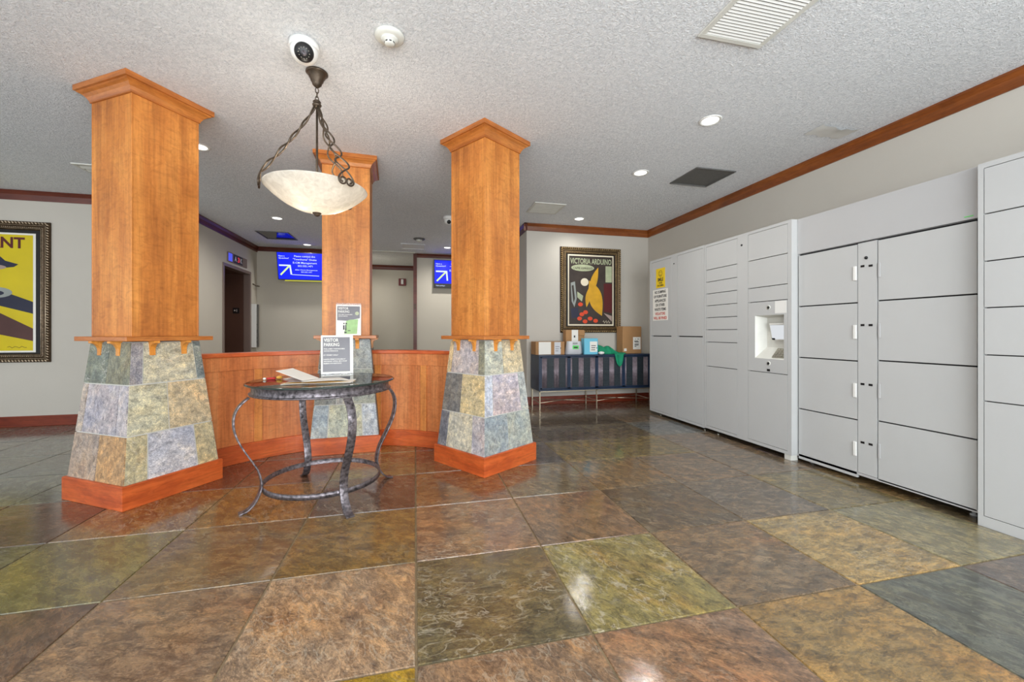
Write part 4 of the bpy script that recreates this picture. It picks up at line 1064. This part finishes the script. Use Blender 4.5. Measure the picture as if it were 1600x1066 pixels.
# green cloth: crumpled heap running along the top and hanging over the front edge
mb = MB('greencloth'); rows = []; rg = random.Random(11)
N, K = 46, 18
for i in range(N + 1):
    s = i / N; x = 2.565 + 0.435 * s; row = []
    for j in range(K + 1):
        u = j / K
        y = 5.62 - 0.235 * u
        hgt = (0.120 * math.exp(-((s - 0.12) / 0.13) ** 2) + 0.105 * math.exp(-((s - 0.45) / 0.20) ** 2) + 0.018)
        z = ST + hgt * max(0.0, math.sin(PI * u)) ** 0.6 * (0.92 + 0.12 * math.sin(5.5 * s * PI + 4 * u) + 0.07 * math.sin(11 * s * PI - 7 * u)) + 0.004
        row.append((x + 0.006 * math.sin(9 * u + 8 * s), y + 0.02 * math.sin(13 * s), z))
    rows.append(row)
mb.smooth = True; mb.grid(rows)
rows = []
for i in range(11):   # hanging tongue
    s = i / 10; row = []
    for j in range(14):
        u = j / 13; hw = 0.068 * math.cos(s * PI / 2) ** 0.45 * (1.0 if s < 1 else 0) + 0.006
        if s < 0.28: y = 5.42 - 0.072 * s / 0.28; z = ST + 0.009
        else: y = 5.346; z = ST + 0.009 - 0.185 * (s - 0.28) / 0.72
        row.append((2.855 + (u - 0.5) * 2 * hw + 0.008 * s, y - 0.008 * math.sin(u * 9), z))
    rows.append(row)
mb.grid(rows)
o = tag(mb.build('green_cloth'), 'crumpled green cloth on the sideboard, one end hanging over the front', 'cloth')
so = o.modifiers.new('thickness', 'SOLIDIFY'); so.thickness = 0.003
t = thing('cardboard_box', 'tall brown cardboard box with a white label at the right end of the sideboard', 'box', (3.165, 5.60, ST))
mb = MB('card'); mb.box(-0.155, 0.155, -0.07, 0.12, 0, 0.405); mb.build('carton', t, bevel=0.006)
mb = MB('paper', 'ink'); mb.use('paper'); mb.box(0.015, 0.140, -0.0715, -0.0705, 0.06, 0.245); mb.use('ink')
for z, a, b_ in ((.10, .04, .07), (.12, .04, .105), (.135, .04, .11), (.165, .04, .11), (.18, .035, .10), (.21, .05, .06), (.21, .09, .11)): mb.box(a, b_, -0.0722, -0.0716, z, z + 0.010)
mb.build('label', t)
mb = MB('paper'); mb.box(-0.135, -0.095, -0.079, -0.0705, 0.035, 0.075); mb.build('sticker', t)

# ------------------------------------------------------------------ framed posters
def frame_profile(t, W, H, fw, mat, y):
    """moulding around a W x H opening edge (outer size), hanging on a wall facing -y"""
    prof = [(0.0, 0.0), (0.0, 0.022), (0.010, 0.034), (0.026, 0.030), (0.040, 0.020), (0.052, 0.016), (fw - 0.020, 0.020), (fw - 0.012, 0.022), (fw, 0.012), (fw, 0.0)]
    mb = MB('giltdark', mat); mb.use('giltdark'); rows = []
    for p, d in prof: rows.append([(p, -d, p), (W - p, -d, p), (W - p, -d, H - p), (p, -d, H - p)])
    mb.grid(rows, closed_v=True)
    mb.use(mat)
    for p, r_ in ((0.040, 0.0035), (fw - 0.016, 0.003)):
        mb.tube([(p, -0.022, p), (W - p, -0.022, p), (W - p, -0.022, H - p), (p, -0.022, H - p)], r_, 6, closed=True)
    # carved beads: two runs
    for inset, depth, r, step, sc in ((0.018, 0.031, 0.0145, 0.030, (1.3, .6, .55)), (fw - 0.030, 0.020, 0.006, 0.017, (1, .8, 1))):
        for side in range(4):
            L = (W if side % 2 == 0 else H) - 2 * inset; n = int(L / step)
            for k in range(n):
                q = inset + L * (k + 0.5) / n
                if side == 0: c_ = (q, -depth, inset)
                elif side == 1: c_ = (W - inset, -depth, q)
                elif side == 2: c_ = (q, -depth, H - inset)
                else: c_ = (inset, -depth, q)
                mb.ball(c_, r, 1, sc, Matrix.Rotation((0.9 if side % 2 == 0 else 0.6), 4, 'Y'))
    return mb.build('frame', t)
def poster(name, label, x0, z0, W, H, fw, mat):
    t = thing(name, label, 'framed poster', (x0, WB - 0.001, z0))
    frame_profile(t, W, H, fw, mat, 0)
    mb = MB('frameblack'); mb.box(fw - 0.004, W - fw + 0.004, -0.010, -0.001, fw - 0.004, H - fw + 0.004); mb.build('black_liner', t)
    return t
PW, PH = 0.992, 1.295
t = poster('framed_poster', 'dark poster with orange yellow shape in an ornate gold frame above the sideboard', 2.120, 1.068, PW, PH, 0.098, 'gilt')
a0, b0, w0, h0 = 0.122, 0.107, 0.752, 1.080
fn = lambda u, v_, d: (a0 + u * w0, -0.0102 - d, b0 + v_ * h0)
mb = MB('cream', 'darkink'); mb.use('cream'); mb.prism([(0, 0), (1, 0), (1, 1), (0, 1)], fn, 0, 0.001)
mb.use('darkink'); mb.prism([(.025, .02), (.975, .02), (.975, .98), (.025, .98)], fn, 0.0011, 0.0015)
def poly(mat, pts, d=0.002): mb.use(mat); mb.prism([(x, 1 - y) for x, y in pts], fn, d - 0.0004, d)
def ell(mat, cx, cy, rx, ry_, d=0.002, n=20): poly(mat, [(cx + rx * math.cos(2 * PI * k / n), cy + ry_ * math.sin(2 * PI * k / n)) for k in range(n)], d)
poly('greyink', [(.06, .40), (.15, .38), (.19, .62), (.14, .74), (.08, .66)])
poly('darkink', [(.08, .44), (.12, .43), (.15, .62), (.12, .68)], .0025)
poly('navyink', [(.06, .76), (.22, .74), (.24, .88), (.08, .90)])
poly('paleink', [(.82, .15), (.96, .15), (.96, .38), (.82, .38)])
poly('maroon', [(.78, .40), (.96, .40), (.96, .82), (.78, .80)])
poly('paleink', [(.20, .52), (.33, .58), (.30, .66), (.20, .60)])
ell('paleink', .32, .185, .25, .048)
# plain slanted leaf of colour in place of the figure
def leaf(mat, a, b_, w, d=0.0022):
    (ax, ay), (bx, by) = a, b_; n = 12; L = math.hypot(bx - ax, by - ay); nx, ny = -(by - ay) / L, (bx - ax) / L
    side = [(ax + (bx - ax) * k / n + nx * w * math.sin(PI * k / n), ay + (by - ay) * k / n + ny * w * math.sin(PI * k / n)) for k in range(n + 1)]
    back = [(ax + (bx - ax) * k / n - nx * w * math.sin(PI * k / n), ay + (by - ay) * k / n - ny * w * math.sin(PI * k / n)) for k in range(n - 1, 0, -1)]
    poly(mat, side + back, d)
leaf('ochre', (.66, .17), (.46, .58), .07); leaf('ochre', (.46, .36), (.74, .86), .14, .0024); leaf('ochre', (.46, .46), (.40, .74), .05, .0026)
ell('cream', .36, .385, .085, .055, .0026)
for cx, cy in ((.27, .70), (.30, .84), (.38, .81), (.25, .90), (.37, .94), (.48, .90), (.60, .93)): ell('redink', cx, cy, .052, .028, .0026, 14)
poly('pinkgrey', [(.78, .82), (.96, .86), (.96, .94)])
mb.use('paleink'); ff = lambda u, v_, d: fn(u, v_, d)
mb.text('VICTORIA ARDUINO', ff, 0.5, 1 - 0.128, 0.108, 0.02, 'CENTER', 0.90, d=0.003)
mb.use('darkink'); mb.text('CAFFE ESPRESSO', ff, 0.32, 1 - 0.205, 0.040, 0.015, 'CENTER', 0.42, d=0.003)
mb.use('cream'); mb.tube([fn(.76 + .018 * k, .055 + .022 * math.sin(k * 2.1), .003) for k in range(10)], 0.003, 5)
mb.build('print', t)

PH2 = 1.60; PW2 = 1.24
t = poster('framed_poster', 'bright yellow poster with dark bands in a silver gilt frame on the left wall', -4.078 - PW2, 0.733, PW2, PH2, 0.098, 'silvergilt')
a0, b0, w0, h0 = 0.118, 0.112, PW2 - 0.255, PH2 - 0.246
fn = lambda u, v_, d: (a0 + u * w0, -0.0102 - d, b0 + v_ * h0)
mb = MB('paper', 'yellow'); mb.use('paper'); mb.prism([(0, 0), (1, 0), (1, 1), (0, 1)], fn, 0, 0.001)
mb.use('yellow'); mb.prism([(.03, .015), (.975, .015), (.975, .985), (.03, .985)], fn, 0.0011, 0.0015)
poly('navyink', [(.03, .40), (.60, .46), (.975, .575), (.975, .675), (.62, .60), (.03, .56)])
poly('brownink', [(.03, .62), (.60, .64), (.975, .80), (.975, .905), (.62, .84), (.03, .80)])
poly('navyink', [(.35, .24), (.50, .18), (.66, .19), (.72, .235), (.84, .262), (.80, .285), (.66, .30), (.35, .31)], .0026)
ell('pinkgrey', .62, .290, .11, .020, .0032)
ell('greyink', .62, .50, .165, .046, .0030)
ell('navyink', .60, .505, .11, .024, .0036)
mb.use('maroon'); mb.text('ANT', fn, 0.900, 1 - 0.125, 0.125, 0.03, 'RIGHT', 0.345, d=0.003)
mb.use('brownink'); mb.tube([fn(.74 + .022 * k, .045 + .008 * math.sin(k * 2.3), .003) for k in range(9)], 0.0022, 5)
mb.build('print', t)

# ------------------------------------------------------------------ hall: screens, elevator indicator, call panel, alarm
def screen(label, x0, ztop, yy, Wm, Hm, tilt, redbar, strip):
    t = thing('wall_screen', label, 'screen', (x0, yy, ztop - Hm), 0, 'blue notice screens in the hall')
    tm = Matrix.Rotation(math.radians(tilt), 4, 'X')
    fn = lambda u, v_, d: tm @ Vector((u * Wm, -d, v_ * Hm))
    mb = MB('black'); mb.prism([(-.012, -.02), (1.012, -.02), (1.012, 1.02), (-.012, 1.02)], fn, -0.045, 0.0); mb.build('casing', t, bevel=0.003)
    mb = MB('black', 'blue'); mb.use('blue')
    def poly(mat, pts, d): mb.use(mat); mb.prism(pts, fn, d - 0.0006, d)
    lo = 0.14 if strip == 'black' else 0.0
    poly('blue', [(0, lo), (1, lo), (1, 1), (0, 1)], 0.0010)
    if strip == 'black':
        mb.use('screenwhite'); mb.text('Visitor parking it', fn, 0.03, 0.045, 0.055, 0.01, width=0.20, d=0.0016)
    if redbar:
        poly('screenpink', [(.905, 0), (.925, 0), (.925, 1), (.905, 1)], 0.0018); poly('screenred', [(.925, 0), (1, 0), (1, 1), (.925, 1)], 0.0018)
        mb.use('screenpink')
        for k in range(6): mb.text('*', fn, .965, .06 + .15 * k, 0.14, 0.02, 'CENTER', .04, d=0.0025)
    k = 0.905 if redbar else 1.0
    mb.use('screenwhite')
    S = lambda s_, x, y, h, w, al='CENTER': mb.text(s_, fn, x * k, y, h, 0.008, al, w * k, d=0.0020)
    S('Have a', .03, .845, .075, .13, 'LEFT'); S('Question?', .03, .765, .075, .22, 'LEFT')
    S('Please contact the', .60, .845, .095, .46); S('"Townhome" Onsite', .60, .725, .095, .52)
    S('E-CM Management', .60, .60, .095, .53); S('303.555.1471', .60, .48, .095, .33)
    S('After Hours Emergencies', .62, .345, .060, .50); S('303.555.1471', .62, .265, .060, .24)
    mb.use('screenlime')
    def seg(a, b_, w=.028):
        ax, ay = a[0] * Wm, a[1] * Hm; bx, by = b_[0] * Wm, b_[1] * Hm; L = math.hypot(bx - ax, by - ay); nx, ny = -(by - ay) / L * w * Hm, (bx - ax) / L * w * Hm
        mb.prism([((ax + nx) / Wm, (ay + ny) / Hm), ((bx + nx) / Wm, (by + ny) / Hm), ((bx - nx) / Wm, (by - ny) / Hm), ((ax - nx) / Wm, (ay - ny) / Hm)], fn, 0.0014, 0.0022)
    o1 = lo * .5
    seg((.05 * k, .16 + o1), (.25 * k, .50 + o1)); mb.use('screenwhite'); seg((.03 * k, .52 + o1), (.27 * k, .52 + o1)); seg((.265 * k, .54 + o1), (.285 * k, .18 + o1))
    if not strip == 'black': seg((.30 * k, .18), (.90 * k, .15), .010)
    mb.build('display', t)
    if strip == 'gold':
        mb = MB('screengold', 'screenwhite'); mb.prism([(.12, -.075), (1.0, -.075), (1.0, -.032), (.12, -.032)], fn, -0.02, 0.0)
        part_label(mb.build('sound_bar', t), 'thin yellow green strip')
    return t
screen('tilted blue notice screen between the left and middle columns', -2.462, 2.555, 8.36, 0.855, 0.49, 13, True, 'gold')
screen('blue notice screen between the middle and right columns, partly hidden', 0.385, 2.545, 8.44, 0.91, 0.55, 0, False, 'black')
for x in (-1.98, 0.84):  # mounts
    pass

t = thing('elevator_indicator', 'steel elevator position indicator above the dark doorway', 'indicator', (-2.888, 7.30, 2.20))
mb = MB('steel_frame'); mb.box(0, 0.012, 0.0, 0.76, 0.0, 0.155); mb.build('plate', t, bevel=0.002)
mb = MB('emitblue'); mb.box(0.0125, 0.014, 0.02, 0.16, 0.015, 0.14); mb.build('blue_square', t)  # plain blue emissive square at the near end of the plate
mb = MB('black', 'white', 'ledred'); mb.use('black'); mb.box(0.0125, 0.014, 0.21, 0.56, 0.012, 0.145)
fn = lambda u, v_, d: (0.0142 + d, 0.21 + u, 0.012 + v_)
mb.use('white'); mb.text('A', fn, .03, .03, .11, .03, width=.085, d=.001); mb.text('K', fn, .26, .03, .11, .03, width=.07, d=.001)
mb.use('ledred'); mb.text('3', fn, .15, .03, .11, .04, width=.08, d=.001)
mb.build('digit_window', t)

t = thing('call_panel', 'tall white sided call panel with dark buttons beside the elevator', 'panel', (-2.889, 8.28, 0.80))
mb = MB('white'); mb.box(0.0, 0.08, 0.0, 0.02, 0.0, 0.79); mb.build('side_cover', t, bevel=0.002)
mb = MB('greypanel', 'black'); mb.use('greypanel'); mb.box(0.0, 0.06, 0.021, 0.20, 0.0, 0.79)
mb.build('face_plate', t, bevel=0.002)
for z in (0.10, 0.17, 0.28, 0.31, 0.42):
    mb = MB('black'); mb.lathe([(0, 0), (0.014, 0), (0.014, 0.006), (0, 0.006)], mat=Matrix.Translation((0.0605, 0.09, z)) @ ry, seg=14); mb.build('button', t)
t = thing('wall_hook', 'small metal bracket high on the hall wall above the call panel', 'bracket', (-2.889, 8.36, 1.93))
mb = MB('bronze'); mb.tube([(0.0, -.02, .03), (0.05, 0.0, .0), (0.07, .04, -.004), (0.07, .10, .0), (0.03, .14, .01)], 0.010, 8); mb.build('hook_arm', t)

t = thing('fire_alarm', 'dark red fire alarm strobe on the alcove wall', 'alarm', (-0.30, 10.199, 2.20))
mb = MB('alarmred'); mb.box(-0.085, 0.085, -0.04, 0.0, 0.0, 0.17); mb.build('housing', t, bevel=0.006)
mb = MB('white'); mb.box(-0.03, 0.028, -0.062, -0.0405, 0.03, 0.15); part_label(mb.build('strobe', t, bevel=0.008), 'white strobe lens')
t = thing('door_hardware', 'small dark latch plate on the dark wood post at the alcove', 'latch', (0.0, 8.5145, 1.60))
mb = MB('bronze'); mb.box(-0.014, 0.014, -0.010, 0, -0.05, 0.05); mb.build('plate', t, bevel=0.003)
